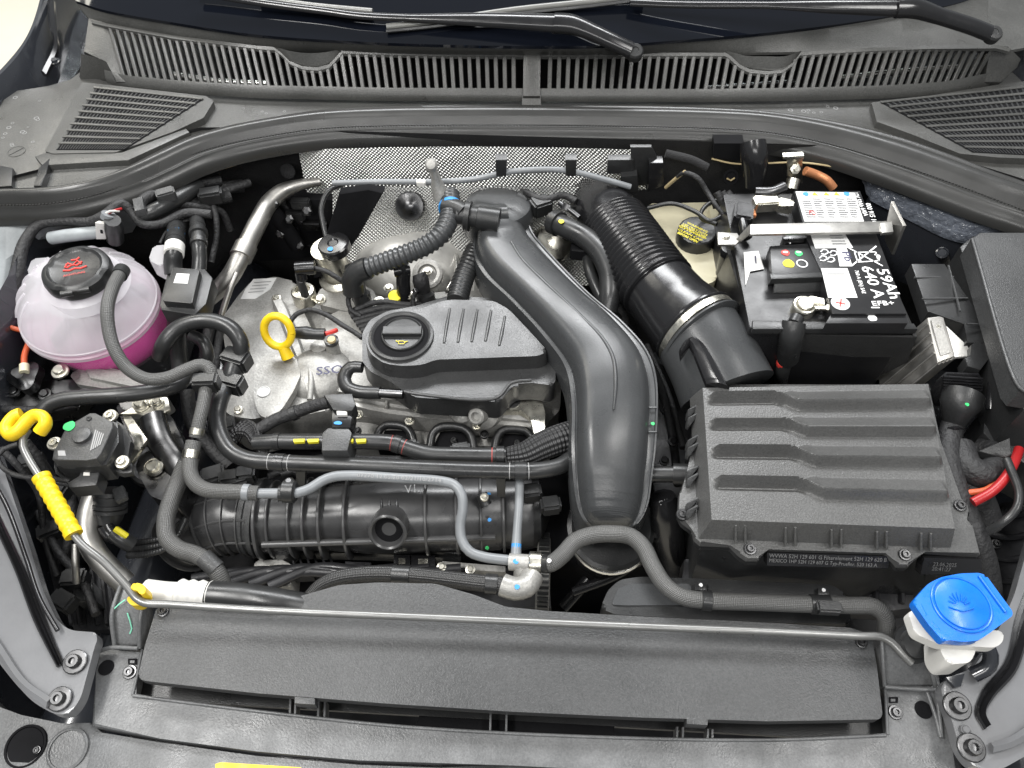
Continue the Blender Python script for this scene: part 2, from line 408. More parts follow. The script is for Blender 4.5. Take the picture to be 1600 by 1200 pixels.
def clip_on(name, pl, t, r, m, parent=None, wid=.008, k=1.12):
    """band clip round a hose: pl control points, t fraction along"""
    sp, _ = spline(pl, .003); i = min(len(sp)-2, max(1, int(t*(len(sp)-1)))); a = (sp[i+1]-sp[i-1]).normalized()
    return lathe(name, sp[i]-a*wid/2, a, [(r*.95, 0), (r*k, .0005), (r*k, wid-.0005), (r*.95, wid)], m, parent, seg=20)
# ================================================================== setting: floor
Z0 = -.95
bm = bmesh.new(); bmesh.ops.create_grid(bm, x_segments=1, y_segments=1, size=14)
for v in bm.verts: v.co.z = Z0
fl = from_bm('floor', bm, 'floor_paint'); fl['kind'] = 'structure'; fl['label'] = 'pale cream showroom floor beside the car'
# ================================================================== car body shell
body = thing('car_body', 'dark painted car body forming the open engine bay', 'car body', (0, .5, Z0))
YB = .925   # bulkhead plane
extr('undertray', [V((-.9, .02, -.56)), V((.95, .02, -.56)), V((.95, 1.2, -.56)), V((-.9, 1.2, -.56))], V((0, 0, -.02)), 'deep_plastic', body)
# bulkhead: foam faced, leaning back under the cowl
def bulk(u, v):
    x = -.78+1.62*u; z = .0-.5*v; y = YB+.035*math.sin(min(1, v*3)*math.pi/2)-.02
    e = abs(x-.02); y -= max(0, e-.5)*.55*max(0, 1-v*1.2)
    return V((x, y, z))
grid('bulkhead', bulk, 60, 24, 'foam', body)
# inner wings: sheet metal side walls with strut towers
def wing(s):
    def f(u, v):
        y = .12+u*.86; z = -.03-.5*v
        x = s*(.62+.10*u)-s*.03*math.exp(-((u-.62)/.2)**2)*(1-.3*v)-s*.05*v
        return V((x, y, z))
    return f
grid('inner_wing', wing(-1), 40, 16, 'body_paint', body)
grid('inner_wing', wing(1.12), 40, 16, 'body_paint', body)
# strut tower shelf, bare primer with sealer, left and right of the bay
ribbon('strut_tower', [(-40, 345, -.02), (30, 338, -.02), (90, 326, -.02), (160, 310, -.03), (250, 296, -.03)], [(-40, 640, -.10), (2, 520, -.10), (26, 420, -.10), (70, 376, -.10), (200, 350, -.12)], [(0, 0), (.3, -.004), (.6, -.002), (1, -.01)], 'primer', body)
ribbon('seam_sealer', [(1345, 262, -.02), (1420, 290, -.02), (1500, 322, -.018), (1640, 362, -.018)], [(1362, 308, -.045), (1425, 340, -.05), (1495, 372, -.05), (1640, 386, -.04)], [(0, 0), (.15, .004), (.3, -.002), (.5, .003), (.7, -.003), (.85, .002), (1, 0)], 'seam_sealer', body)
ribbon('strut_tower', [(1360, 304, -.046), (1425, 338, -.051), (1495, 370, -.051), (1640, 384, -.041)], [(1330, 350, -.13), (1400, 410, -.13), (1480, 440, -.12), (1640, 450, -.11)], [(0, 0), (.3, .006), (.6, -.012), (1, -.02)], 'body_paint', body)
lathe('tower_dimple', P(1472, 395, -.075), (-.3, -.4, .85), [(.008, -.002), (.008, .001), (.006, .002), (.005, .0008), (0, .0008)], 'body_paint', body)
# dark front cavity fill: cross member seen deep between engine and radiator
sweep('cross_member', [V((-.5, .3, -.42)), V((.5, .3, -.42))], .05, 'deep_plastic', body)
sweep('chassis_rail', [V((-.5, .15, -.3)), V((-.48, .5, -.3)), V((-.5, .9, -.3))], .05, 'body_paint', body)
sweep('chassis_rail', [V((.55, .15, -.3)), V((.53, .5, -.3)), V((.55, .9, -.3))], .05, 'body_paint', body)
# ------------------------------------------------------------------ wing (fender) flanges along both sides
def fender(px, z, m='fender_paint', fil=.012):
    return prism('wing_flange', px, z, .014, m, body, bev=.003, fil=fil)
fl1 = fender([(-60, 560), (-5, 700), (18, 770), (45, 850), (66, 920), (88, 968), (108, 985), (150, 988), (152, 1000), (148, 1010), (126, 1092), (108, 1116), (85, 1116), (52, 1098), (22, 1066), (-6, 1030), (-60, 960)], -.125)
ribbon('pressed_channel', [(-20, 800, -.122), (22, 890, -.122), (52, 970, -.122), (88, 1042, -.122)], [(-4, 796, -.122), (40, 890, -.122), (70, 966, -.122), (100, 1036, -.122)], [(0, 0), (.2, .002), (.35, -.001), (.5, .0025), (.65, -.001), (.8, .002), (1, 0)], 'plastic_gloss', body, thick=.004)
ribbon('flange_bead', [(-40, 945, -.119), (0, 1005, -.119), (40, 1062, -.119), (80, 1090, -.119)], [(-40, 970, -.119), (-5, 1024, -.119), (30, 1074, -.119), (72, 1106, -.119)], [(0, 0), (.5, .003), (1, 0)], 'fender_paint', body, thick=.004)
for x, y in ((117, 1034), (93, 1092)):
    b = pbolt('wing_bolt', x, y, -.122, 33, body, m='steel_dark', washer=1.75)
fl2 = fender([(1660, 700), (1610, 840), (1585, 930), (1560, 985), (1520, 1045), (1482, 1058), (1468, 1075), (1486, 1120), (1500, 1172), (1520, 1198), (1560, 1205), (1640, 1160), (1700, 1100)], -.125)
ribbon('pressed_channel', [(1640, 850, -.122), (1592, 950, -.122), (1572, 1030, -.122), (1535, 1080, -.122), (1525, 1115, -.122), (1538, 1140, -.122)], [(1660, 900, -.122), (1612, 985, -.122), (1588, 1050, -.122), (1552, 1092, -.122), (1541, 1115, -.122), (1548, 1132, -.122)], [(0, 0), (.2, .002), (.5, -.003), (.8, .003), (1, 0)], 'plastic_gloss', body, thick=.004)
ribbon('flange_bead', [(1548, 1160, -.119), (1580, 1150, -.119), (1640, 1105, -.119)], [(1552, 1176, -.119), (1586, 1166, -.119), (1650, 1122, -.119)], [(0, 0), (.5, .003), (1, 0)], 'fender_paint', body, thick=.004)
for x, y in ((1496, 1103), (1518, 1168)):
    pbolt('wing_bolt', x, y, -.122, 38, body, m='steel_dark', washer=1.75)
pbolt('wing_plug', 1508, 1140, -.122, 17, body, m='fender_paint', washer=1.3, kind='hex')
# slim dark gap seal between wing and outer skin
tube('edge_trim', [(-30, 720, -.115), (10, 790, -.115), (40, 870, -.115), (62, 935, -.115), (90, 985, -.118)], 7, 'plastic_gloss', body, seg=8)
# outer wings on both sides at the top: glossy dark skin falling away to the floor
ribbon('outer_wing', [(62, -40, .05), (58, 0, .04), (35, 60, .03), (0, 102, .02), (-80, 180, .01)], [(150, -40, .02), (120, 10, .02), (112, 60, .01), (100, 118, .0), (40, 160, -.01)], [(0, -.05), (.06, .0), (.2, .006), (.35, -.01), (.5, -.05), (.8, -.055), (1, -.045)], 'body_paint', body, thick=.02)
ribbon('outer_wing', [(1600, 40, .05), (1640, 130, .03), (1700, 260, .02)], [(1720, 20, .03), (1760, 130, .02), (1800, 260, .01)], [(0, -.05), (.3, .0), (1, 0)], 'body_paint', body, thick=.02)
ribbon('hinge_arm', [(74, 0, .035), (76, 40, .03), (84, 70, .02), (64, 112, .01)], [(84, 0, .035), (86, 40, .03), (90, 72, .02), (72, 116, .01)], [(0, 0), (.5, .004), (1, 0)], 'plastic_gloss', body, thick=.006)
for x, y in ((88, 10), (86, 96)): pbolt('hinge_bolt', x, y, .012, 15, body, m='body_paint', kind='hex')
# yellowish seam edge strips on the bulkhead
tube('bare_edge', [PY(332, 268, .86), PY(375, 252, .88), PY(406, 244, .89)], 3, 'beige', body, seg=6) if False else sweep('bare_edge', [PY(332, 268, .86), PY(372, 256, .87), PY(408, 240, .88)], .0012, 'beige', body, seg=6)
sweep('bare_edge', [PY(1112, 248, .895), PY(1150, 256, .893), PY(1250, 254, .89), PY(1310, 262, .885), PY(1355, 272, .88)], .0013, 'beige', body, seg=6)
extr('bulkhead_slot', [PY(1116, 224, .893), PY(1163, 224, .893), PY(1163, 252, .893), PY(1114, 246, .893)], V((0, .02, 0)), 'dark', body)
lathe('bulkhead_plug', PY(450, 267, .9), (0, -.9, .4), [(.011, 0), (.011, .002), (.008, .004), (0, .005)], 'foam', body)
# ================================================================== headlamp top panels
hl = thing('headlamp_housing', 'grey plastic headlamp housing with one open and one capped round hole', 'headlamp', P(60, 1160, -.17))
hp = prism('panel', [(-60, 1050), (0, 1105), (30, 1122), (95, 1130), (140, 1128), (168, 1150), (150, 1260), (-60, 1260)], -.165, .02, 'carrier_plastic', hl, bev=.003)
c = P(40, 1166, -.164)
lathe('hole', c, (0, -.1, 1), [(.0195, -.002), (.0195, .001), (.0175, .001), (.017, -.0005), (.0165, .0004), (0, .0004)], 'dark', hl)  # dark disc; shade inside the hole painted on
lathe('cap', P(106, 1171, -.164), (0, -.1, 1), [(.0195, -.002), (.0195, .0018), (.018, .0025), (.0168, .0022), (.0165, .0006), (0, .0008)], 'carrier_plastic', hl)
pbolt('screw', 58, 1172, -.1628, 15, hl, m='steel_dark', washer=1.3)
# ================================================================== front lock carrier
car = thing('lock_carrier', 'grey plastic front lock carrier panel spanning both wings', 'panel', P(800, 1150, -.2))
zc = -.155
# four bars around the opening
prism('panel', [(143, 1134), (150, 1050), (155, 1012), (222, 1018), (214, 1062), (208, 1088), (400, 1112), (640, 1137), (700, 1142), (950, 1153), (1200, 1157), (1386, 1150), (1390, 1140), (1376, 1012), (1462, 1005), (1470, 1080), (1486, 1150), (1500, 1230), (1300, 1222), (800, 1196), (560, 1188), (400, 1174), (250, 1154)], zc, .016, 'carrier_plastic', car, bev=.0025)
prism('bumper_top', [(120, 1260), (148, 1142), (250, 1160), (400, 1181), (560, 1195), (800, 1204), (1300, 1230), (1500, 1240), (1500, 1290), (120, 1290)], zc-.008, .02, 'carrier_plastic', car, bev=.002)
prism('warning_sticker', [(336, 1194), (345, 1191), (470, 1199), (500, 1230), (340, 1230)], zc-.0072, .0004, 'yellow', car)
prism('raised_edge', [(690, 1199), (780, 1194), (800, 1197), (900, 1202), (1060, 1204), (1060, 1230), (690, 1230)], zc-.003, .004, 'plastic', car, bev=.001)
# inner vertical wall and stiffening webs below the opening
prism('lower_duct', [(205, 1060), (1392, 1120), (1392, 1160), (205, 1092)], zc-.022, .006, 'plastic', car)
prism('latch_opening_shade', [(655, 1118), (960, 1135), (960, 1156), (648, 1142)], zc-.0212, .001, 'dark', car)  # thin dark plate; shade of the opening put into its colour
for x in (452, 460, 496, 506, 765, 790, 1057, 1066, 1105, 1112):
    y = 1090+(x-400)*.075
    extr('web', [P(x, y-4, zc-.004), P(x+3, y-4, zc-.004), P(x+2, y+34, zc-.004), P(x-1, y+34, zc-.004)], V((0, 0, -.018)), 'carrier_plastic', car)
sweep('opening_lip', [P(208, 1087, zc+.001), P(400, 1111, zc+.001), P(640, 1136, zc+.001), P(950, 1152, zc+.001), P(1200, 1156, zc+.001), P(1384, 1149, zc+.001)], .0016, 'carrier_plastic', car, seg=8)
sweep('opening_lip', [P(222, 1015, zc+.001), P(213, 1062, zc+.001), P(207, 1086, zc+.001)], .0014, 'carrier_plastic', car, seg=8)
sweep('opening_lip', [P(1374, 1012, zc+.001), P(1382, 1070, zc+.001), P(1387, 1148, zc+.001)], .0016, 'carrier_plastic', car, seg=8)
# left post with ribs, hole, square lug
def post(pl, zs, nm='post'):
    return extr(nm, pl, V((0, 0, -.03)), 'carrier_plastic', car, bev=.001)
post([P(186, 918, -.118), P(222, 930, -.118), P(221, 962, -.125), P(216, 1008, -.15), P(182, 1008, -.15), P(176, 960, -.125)], 0)
for a in ([(188, 916, -.115), (175, 958, -.122), (179, 1008, -.147)], [(222, 950, -.118), (219, 965, -.12), (218, 1012, -.147)], [(154, 1018, -.15), (172, 1012, -.147), (216, 1013, -.145)]):
    sweep('rib', [P(*q) for q in a], .0022, 'carrier_plastic', car, seg=8)
sweep('paint_mark', [P(178, 952, -.1205), P(186, 944, -.117), P(196, 937, -.1165)], .0007, 'mint_ink', car, seg=6)
sweep('paint_mark', [P(199, 958, -.122), P(203, 970, -.128), P(206, 982, -.136), P(203, 990, -.14)], .0007, 'mint_ink', car, seg=6)
for x, y, w_ in ((166, 1043, 24), (1443, 1109, 27)):
    c = P(x, y, zc+.0004); lathe('hole', c, (0, 0, 1), [(w_/2*mpp(c), -.001), (w_/2*mpp(c)*.97, .0006), (w_/2*mpp(c)*.9, .0004), (0, .0002)], 'dark', car)  # near-black discs painted as the shade inside the holes
for x, y, s in ((207, 1034, 1), (1396, 1094, -1)):
    prism('lug', [(x-7, y-5), (x+7, y-5), (x+7, y+4), (x-7, y+4)], zc+.001, .003, 'dark', car)
    prism('lug_tab', [(x-4, y-2), (x+3, y-2), (x+3, y+2), (x-4, y+2)], zc+.0025, .003, 'carrier_plastic', car)
pbolt('screw', 203, 1050, zc+.001, 23, car, washer=1.5, m='steel_dark'); pbolt('screw', 1399, 1113, zc+.001, 23, car, washer=1.5, m='steel_dark')
# right post
post([P(1378, 1005, -.122), P(1440, 1005, -.118), P(1458, 1008, -.12), P(1460, 1070, -.15), P(1380, 1072, -.15)], 0)
for a in ([(1378, 1002, -.119), (1380, 1040, -.13), (1382, 1072, -.147)], [(1456, 1006, -.115), (1452, 1030, -.122), (1462, 1076, -.147)], [(1382, 1073, -.146), (1420, 1076, -.145), (1462, 1078, -.145)], [(1448, 1080, -.148), (1462, 1120, -.15), (1470, 1152, -.152)], [(1462, 1076, -.146), (1468, 1120, -.149), (1471, 1152, -.152)]):
    sweep('rib', [P(*q) for q in a], .0021, 'carrier_plastic', car, seg=8)
# ================================================================== radiator cover
rc = thing('radiator_cover', 'wide grained dark grey plastic radiator cover behind the lock carrier', 'cover', P(800, 1040, -.16))
prism('cover_panel', [(243, 955), (245, 950), (420, 947), (470, 931), (530, 914), (590, 910), (680, 912), (740, 929), (790, 948), (860, 955), (1000, 963), (1200, 973), (1330, 981), (1362, 992), (1370, 1040), (1379, 1117), (1374, 1124), (1200, 1127), (1000, 1121), (800, 1112), (600, 1099), (400, 1083), (228, 1064), (215, 1060), (226, 1010)], -.128, .012, 'plastic_grey', rc, bev=.005, seg=4, fil=.004)
for x, y in ((255, 955), (1346, 1004)): pbolt('screw', x, y, -.127, 20, rc, washer=1.4, m='steel_dark')
for x0, x1, y in ((460, 492, 1092), (1073, 1106, 1124)):
    prism('locking_tab', [(x0, y-4), (x1, y-1), (x1, y+9), (x0, y+7)], -.1275, .014, 'plastic_grey', rc, bev=.001)
# ================================================================== scuttle (cowl)
cw = thing('scuttle_panel', 'black plastic scuttle panel with slotted grille below the windscreen', 'scuttle panel', P(820, 160, -.02))
zt = -.006
prism('tray', [(-80, 175), (0, 153), (22, 142), (75, 135), (110, 125), (125, 112), (160, 126), (200, 136), (400, 148), (600, 152), (820, 153), (1100, 154), (1400, 150), (1480, 143), (1560, 122), (1600, 105), (1720, 100), (1720, 400), (1600, 312), (1500, 265), (1400, 228), (1250, 190), (1100, 176), (820, 170), (560, 172), (430, 186), (340, 208), (260, 246), (190, 276), (100, 300), (0, 308), (-80, 312)], zt, .012, 'cowl_plastic', cw, bev=.001)
# slotted grille: rails follow the traced edges
topE = [(140, 29), (160, 34), (270, 54), (400, 70), (427, 72), (438, 80), (452, 94), (472, 102), (495, 104), (514, 99), (526, 86), (534, 77), (600, 79), (700, 81), (818, 82), (845, 82), (1000, 81), (1134, 81), (1142, 86), (1156, 99), (1172, 107), (1200, 110), (1225, 107), (1240, 96), (1252, 80), (1350, 74), (1450, 70), (1560, 69), (1580, 74)]
def interp(pl, x):
    for (a, b), (c, d) in zip(pl, pl[1:]):
        if a <= x <= c: return b+(d-b)*(x-a)/(c-a)
    return pl[0][1] if x < pl[0][0] else pl[-1][1]
botE = [(165, 122), (190, 130), (270, 138), (400, 146), (600, 150), (820, 151), (1100, 152), (1250, 150), (1400, 146), (1480, 140), (1560, 124), (1580, 118)]
ZT, ZB = .052, .008
def lean(x): return (815-x)*.034
def Gt(x): return P(x, interp(topE, x)+6, ZT-.004)
def zrail(x): return ZT
xs = [140, 150, 160, 180, 210, 240, 270, 300, 330, 360, 400, 427, 432, 438, 445, 452, 462, 472, 484, 495, 505, 514, 520, 526, 534, 545, 570, 600, 650, 700, 760, 818]
xs2 = [845, 900, 950, 1000, 1060, 1100, 1134, 1138, 1142, 1149, 1156, 1164, 1172, 1186, 1200, 1214, 1225, 1232, 1240, 1246, 1252, 1270, 1300, 1350, 1400, 1450, 1500, 1540, 1560, 1580]
slope = (ZT-ZB)
def gz(x, y):      # grille surface height: slopes from bottom edge up to the glass
    b = interp(botE, x); t = 78-max(0, 500-x)*.06
    return ZB+(ZT-ZB)*min(1.05, max(0, (b-y)/(b-min(t, b-20))))
def gp(x, y, dz=0): return P(x, y, gz(x, y)+dz)
for seq in (xs, xs2):
    ribbon('upper_rail', [gp(x, interp(topE, x)) for x in seq], [gp(x+lean(x)*.12, interp(topE, x)+6.5) for x in seq], [(0, -.004), (.2, 0), (1, 0)], 'cowl_plastic', cw, thick=.004, sm=False)
    ribbon('lower_rail', [gp(x+lean(x), interp(botE, x+lean(x))-13) for x in seq], [gp(x+lean(x)*1.05, interp(botE, x+lean(x))) for x in seq], [(0, 0), (.75, 0), (1, -.004)], 'cowl_plastic', cw, thick=.004, sm=False)
    # scoop and strip up to the glass
ribbon('scoop', [gp(x, y) for x, y in ((429, 74), (440, 76), (455, 80), (480, 83), (505, 82), (522, 79), (533, 77))], [gp(x, y) for x, y in ((429, 75), (440, 83), (455, 96), (480, 103), (505, 102), (522, 92), (533, 78))], [(0, .0), (.5, -.008), (1, 0)], 'cowl_plastic', cw, thick=.003)
ribbon('scoop', [gp(x, y) for x, y in ((1135, 80), (1150, 83), (1165, 87), (1200, 88), (1225, 88), (1240, 84), (1252, 79))], [gp(x, y) for x, y in ((1135, 82), (1150, 95), (1165, 104), (1200, 109), (1225, 107), (1240, 96), (1252, 81))], [(0, .0), (.5, -.008), (1, 0)], 'cowl_plastic', cw, thick=.003)
def slats(x0, x1, p0, p1):
    x = x0; out = []
    while x < x1:
        f = (x-x0)/(x1-x0); p = p0+(p1-p0)*f; out.append((x, p)); x += p
    return out
for x, p in slats(170, 812, 11.3, 14.2)+slats(860, 1556, 14.4, 12.2):
    yt = interp(topE, x)+5; hw = p*.235
    xb = x+lean(x)*(1 if True else 0); yb = interp(botE, xb)-11
    fr = (yb-yt)/max(20, (interp(botE, x)-interp(topE, x)))
    full = interp(botE, xb)-11-(interp([(140, 29), (400, 70), (600, 79), (1000, 81), (1350, 74), (1560, 69)], x)+5)
    xt = xb-lean(x)*(yb-yt)/full
    a = [gp(xt-hw, yt, -.0004), gp(xt+hw, yt, -.0004), gp(xb+hw, yb, -.0004), gp(xb-hw, yb, -.0004)]
    extr('slat', a, V((0, .004, -.004)), 'cowl_plastic', cw, bev=.0007, seg=1)
# end caps and the centre joint strap
extr('end_cap', [gp(138, 28), gp(168, 36), gp(196, 128), gp(180, 128), gp(168, 95), gp(130, 82)], V((0, .01, -.02)), 'cowl_plastic', cw, bev=.002)
ribbon('end_skirt', [P(126, 84, .03), P(150, 90, .03), P(168, 98, .025), P(182, 128, .006)], [P(124, 120, -.002), P(150, 122, -.004), P(175, 126, -.004), P(192, 140, -.004)], [(0, 0), (.4, -.002), (1, 0)], 'cowl_plastic', cw, thick=.006)
extr('end_cap', [gp(1548, 70), gp(1576, 72), gp(1596, 92), gp(1590, 105), gp(1565, 128), gp(1538, 128)], V((0, .01, -.02)), 'cowl_plastic', cw, bev=.002)
extr('centre_strap', [gp(818, 76, .003), gp(845, 76, .003), gp(844, 150, .003), gp(817, 150, .003)], V((0, .004, -.012)), 'cowl_plastic', cw, bev=.0015)
extr('centre_strap', [P(816, 148, .0105), P(845, 148, .0105), P(846, 166, -.001), P(815, 166, -.001)], V((0, 0, -.008)), 'cowl_plastic', cw, bev=.0012)
# strip between grille and glass
ge = [(118, 2), (160, 16), (270, 36), (400, 55), (560, 66), (700, 71), (820, 73), (940, 72), (1060, 64), (1200, 52), (1330, 36), (1450, 16), (1500, 5), (1545, -12)]
ribbon('glass_strip', [P(x, y, .068) for x, y in ge], [gp(max(141, x), interp([(140, 30), (270, 54), (400, 71), (600, 80), (1000, 82), (1350, 76), (1580, 72)], max(141, x)), -.002) for x, y in [(a, b) for a, b in ge]], [(0, .002), (.08, -.002), (.5, -.004), (1, -.003)], 'cowl_plastic', cw, thick=.004)
ribbon('glass_strip', [P(1450, 10, .066), P(1540, -10, .066), P(1590, -30, .066)], [P(1480, 72, .05), P(1580, 74, .05), P(1640, 60, .05)], [(0, 0), (.5, -.004), (1, -.004)], 'cowl_plastic', cw, thick=.004)
# trough under the grille, its shade painted near-black, with the wiper linkage
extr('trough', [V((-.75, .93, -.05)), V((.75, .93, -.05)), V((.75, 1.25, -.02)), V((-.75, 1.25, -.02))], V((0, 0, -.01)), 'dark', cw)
sweep('wiper_linkage', [P(270, 118, -.02), P(340, 128, -.02), P(420, 132, -.02)], .006, 'alu_bright', cw)
sweep('wiper_linkage', [P(1310, 122, -.02), P(1400, 112, -.015), P(1500, 105, -.01)], .004, 'alu_bright', cw)
sweep('wiper_linkage', [P(1100, 138, -.02), P(1240, 128, -.02)], .004, 'steel_dark', cw)
# side grilles: raised frame, long louvres, cross bars
def side_grille(fr, rows, cols, rim, z0):
    prism('grille_frame', fr, z0, .012, 'cowl_plastic', cw, bev=.003, fil=.002)
    prism('grille_well_shade', rim, z0+.0005, .001, 'dark', cw)  # dark plate on the frame, painted as shade between the louvres
    hz0 = .0
    A, B, D, E = [P(*q, z0) for q in rim]          # back-left, back-right, front-right, front-left
    def q(u, v): return (A.lerp(B, u)).lerp(E.lerp(D, u), v)
    for i in range(rows):
        v0 = (i+.05)/rows; v1 = (i+.30)/rows
        # louvre blade leaning forward
        extr('louvre', [q(-.01, v0)+V((0, 0, .0034)), q(1.01, v0)+V((0, 0, .0034)), q(1.01, v1)+V((0, 0, .0024)), q(-.01, v1)+V((0, 0, .0024))], V((0, 0, -.0012)), 'cowl_plastic', cw, bev=.0004, seg=1)
    bm = bmesh.new()
    for j in range(cols):
        u = (j+.5)/cols; w2 = .17/cols
        vs = [bm.verts.new(q(uu, vv)+V((0, 0, hz))) for hz in (.0014, .0006) for uu, vv in ((u-w2, 0), (u+w2, 0), (u+w2, 1), (u-w2, 1))]
        for f in ((0, 1, 2, 3), (7, 6, 5, 4), (0, 4, 5, 1), (1, 5, 6, 2), (2, 6, 7, 3), (3, 7, 4, 0)): bm.faces.new([vs[k] for k in f])
    o = from_bm('cross_bars', bm, 'plastic', cw); o['kind'] = 'stuff'  # darker than the louvres; shade in the gaps put into the colour
side_grille([(128, 128), (145, 130), (322, 150), (334, 158), (318, 184), (270, 206), (180, 238), (82, 240), (70, 236)], 10, 26, [(150, 137), (318, 155), (195, 234), (88, 234)], .004)
side_grille([(1362, 160), (1450, 150), (1560, 132), (1640, 122), (1680, 250), (1560, 246), (1500, 240), (1420, 208), (1370, 190)], 10, 24, [(1376, 160), (1600, 136), (1640, 244), (1520, 238)], .004)
prism('moulded_ledge', [(54, 244), (72, 238), (190, 240), (290, 200), (296, 206), (200, 250), (66, 258)], .003, .012, 'cowl_plastic', cw, bev=.002)
prism('ledge_end', [(0, 258), (20, 262), (18, 290), (-10, 292)], .002, .012, 'plastic', cw, bev=.002)
prism('ledge_end', [(60, 262), (78, 246), (72, 270), (64, 290), (52, 290)], .004, .012, 'plastic', cw, bev=.002)
lathe('moulded_mark', P(26, 237, zt), (0, 0, 1), [(.0115, 0), (.0118, .0006), (.0112, .0006), (.0108, 0)], 'cowl_plastic', cw, cap=False)
sweep('moulded_mark', [P(14, 243, zt), P(37, 231, zt)], .0006, 'plastic', cw, seg=6)
# dried water spots on the tray
rnd = random.Random(3)
for i in range(26):
    x, y = ((rnd.uniform(4, 70), rnd.uniform(150, 228)) if i < 14 else (rnd.choice((rnd.uniform(350, 460), rnd.uniform(1230, 1340))), rnd.uniform(165, 178)))
    c = P(x, y, zt); r = rnd.uniform(.0015, .0036)
    lathe('water_spot', c, (0, 0, 1), [(r, .0001), (r*.98, .0003), (r*.78, .0003), (r*.76, .0001)], 'grey_ink', cw, seg=12, cap=False)
# ================================================================== bonnet seal
seal_up = [(-60, 302), (0, 296), (60, 294), (100, 290), (150, 280), (200, 261), (250, 236), (300, 213), (350, 199), (420, 185), (500, 173), (600, 167), (720, 165), (820, 165), (960, 166), (1100, 169), (1200, 175), (1300, 190), (1400, 213), (1480, 240), (1550, 267), (1600, 285), (1680, 320)]
seal_dn = [(-60, 338), (0, 334), (60, 333), (108, 328), (160, 317), (215, 300), (268, 277), (312, 256), (360, 240), (425, 226), (505, 215), (602, 211), (720, 210), (820, 210), (960, 212), (1100, 215), (1200, 222), (1298, 243), (1395, 276), (1470, 304), (1540, 330), (1600, 350), (1680, 385)]
sl = ribbon('bonnet_seal', [(x, y, .004) for x, y in seal_up], [(x, y, -.004) for x, y in seal_dn], [(0, -.004), (.02, .002), (.08, .004), (.14, .002), (.2, .001), (.24, .005), (.32, .0125), (.42, .016), (.52, .0155), (.62, .011), (.7, .003), (.73, .0015), (.76, .0035), (.81, .004), (.84, .002), (.86, -.001), (.93, -.003), (1, -.008)], 'rubber_seal', None, thick=.012, sharp=60)
tag(sl, 'long black rubber bonnet seal curving along the scuttle front edge', 'seal')
# beading row on the seal
bm = bmesh.new()
L_ = pcurve([(x, y+ (y2-y)*.715, 0) for (x, y), (x2, y2) in zip(seal_up, seal_dn)])
i = 0
for a, b in zip(L_[::1], L_[1::1]):
    t = (b-a).normalized(); s = t.cross(V((0, 0, 1))).normalized()
    c = a.lerp(b, .5)+V((0, 0, .0022))
    vs = [bm.verts.new(c+t*tx*.0012+s*sy*.0007+V((0, 0, sz*.0007))) for sz in (-1, 1) for tx, sy in ((-1, -1), (1, -1), (1, 1), (-1, 1))]
    for f in ((4, 5, 6, 7), (0, 4, 7, 3), (0, 1, 5, 4), (1, 2, 6, 5), (2, 3, 7, 6)): bm.faces.new([vs[k] for k in f])
bd = from_bm('stitch_row', bm, 'rubber_seal', sl); bd['kind'] = 'stuff'
# ================================================================== windscreen
ws = thing('windscreen', 'dark tinted windscreen with glossy black lower border', 'windscreen', P(800, 60, .06))
gb = [P(x, y-1, .070) for x, y in ge]
gn = V((0, -.27, .55)).normalized(); g0 = P(820, 72, .07)
def gtop(p, k): return p+V((p.x*.05*k, .55*k, .27*k))
ribbon('border', gb, [gtop(p, .16) for p in gb], [(0, 0), (.5, .0), (1, 0)], 'frit_glass', ws, thick=.004)
ribbon('pane', [gtop(p, .16) for p in gb], [gtop(p, 1) for p in gb], [(0, 0), (.5, .006), (1, 0)], 'windscreen_glass', ws, thick=.004)
dash = ribbon('dashboard', [p+V((0, .06, -.03)) for p in gb[2:-2]], [p+V((0, .5, .06)) for p in gb[2:-2]], [(0, 0), (.5, .02), (1, 0)], 'plastic_grey'); tag(dash, 'grey dashboard top seen through the windscreen', 'dashboard')
# ================================================================== wipers
def GP(px, py, off): return PP(px, py, g0+gn*off, gn)
def wiper(label, arm, head, pivot, blade):
    t = thing('wiper', label, 'wiper', P(*pivot), 'windscreen wipers')
    sweep('arm', [GP(*q) for q in arm], [.006]*(len(arm)-2)+[.011, .014], 'plastic_gloss', t, seg=10, flat=(V((0, -.4, .9)).normalized(), .6))
    sweep('arm_head', [GP(*q) for q in head], [.0155, .0155]+[.0125]*(len(head)-2), 'plastic_gloss', t, seg=10, flat=(V((0, -.4, .9)).normalized(), .7))
    c = GP(*pivot); lathe('pivot_cap', c, (0, -.5, .86), [(.0115, -.006), (.0115, .004), (.0095, .0065), (.005, .0068), (.0045, .006), (0, .006)], 'plastic', t)
    bpts = [GP(*q) for q in blade]
    bl = sweep('blade', bpts, .0045, 'blade', t, seg=8)
    sweep('rubber_edge', [p+V((0, -.006, -.003)) for p in bpts], .0026, 'rubber', bl, seg=6)
    bolt('hinge_pin', GP(head[0][0], head[0][1]+11, .014), (0, -.5, .86), .003, t, m='steel_dark')
wiper('wiper arm whose pivot sits beside the centre joint strap', [(300, -14, .004), (400, 3, .008), (500, 16, .01), (560, 24, .012), (640, 28, .014), (760, 31, .016), (872, 36, .018)], [(866, 36, .02), (892, 38, .02), (925, 50, .018), (955, 64, .014), (985, 78, .008)], (992, 82, .006), [(604, 42, .006), (680, 34, .006), (800, 16, .006), (930, 2, .006), (1010, -8, .006)])
wiper('wiper arm pivoting above the far corner of the scuttle by the fuse box side', [(985, 4, .008), (1060, 7, .01), (1200, 8, .014), (1300, 10, .018), (1402, 12, .02)], [(1400, 12, .022), (1428, 13, .022), (1470, 26, .016), (1520, 42, .01), (1545, 52, .006)], (1551, 54, .004), [(400, -4, .006), (480, 8, .006), (560, 16, .006), (582, 18, .006)])
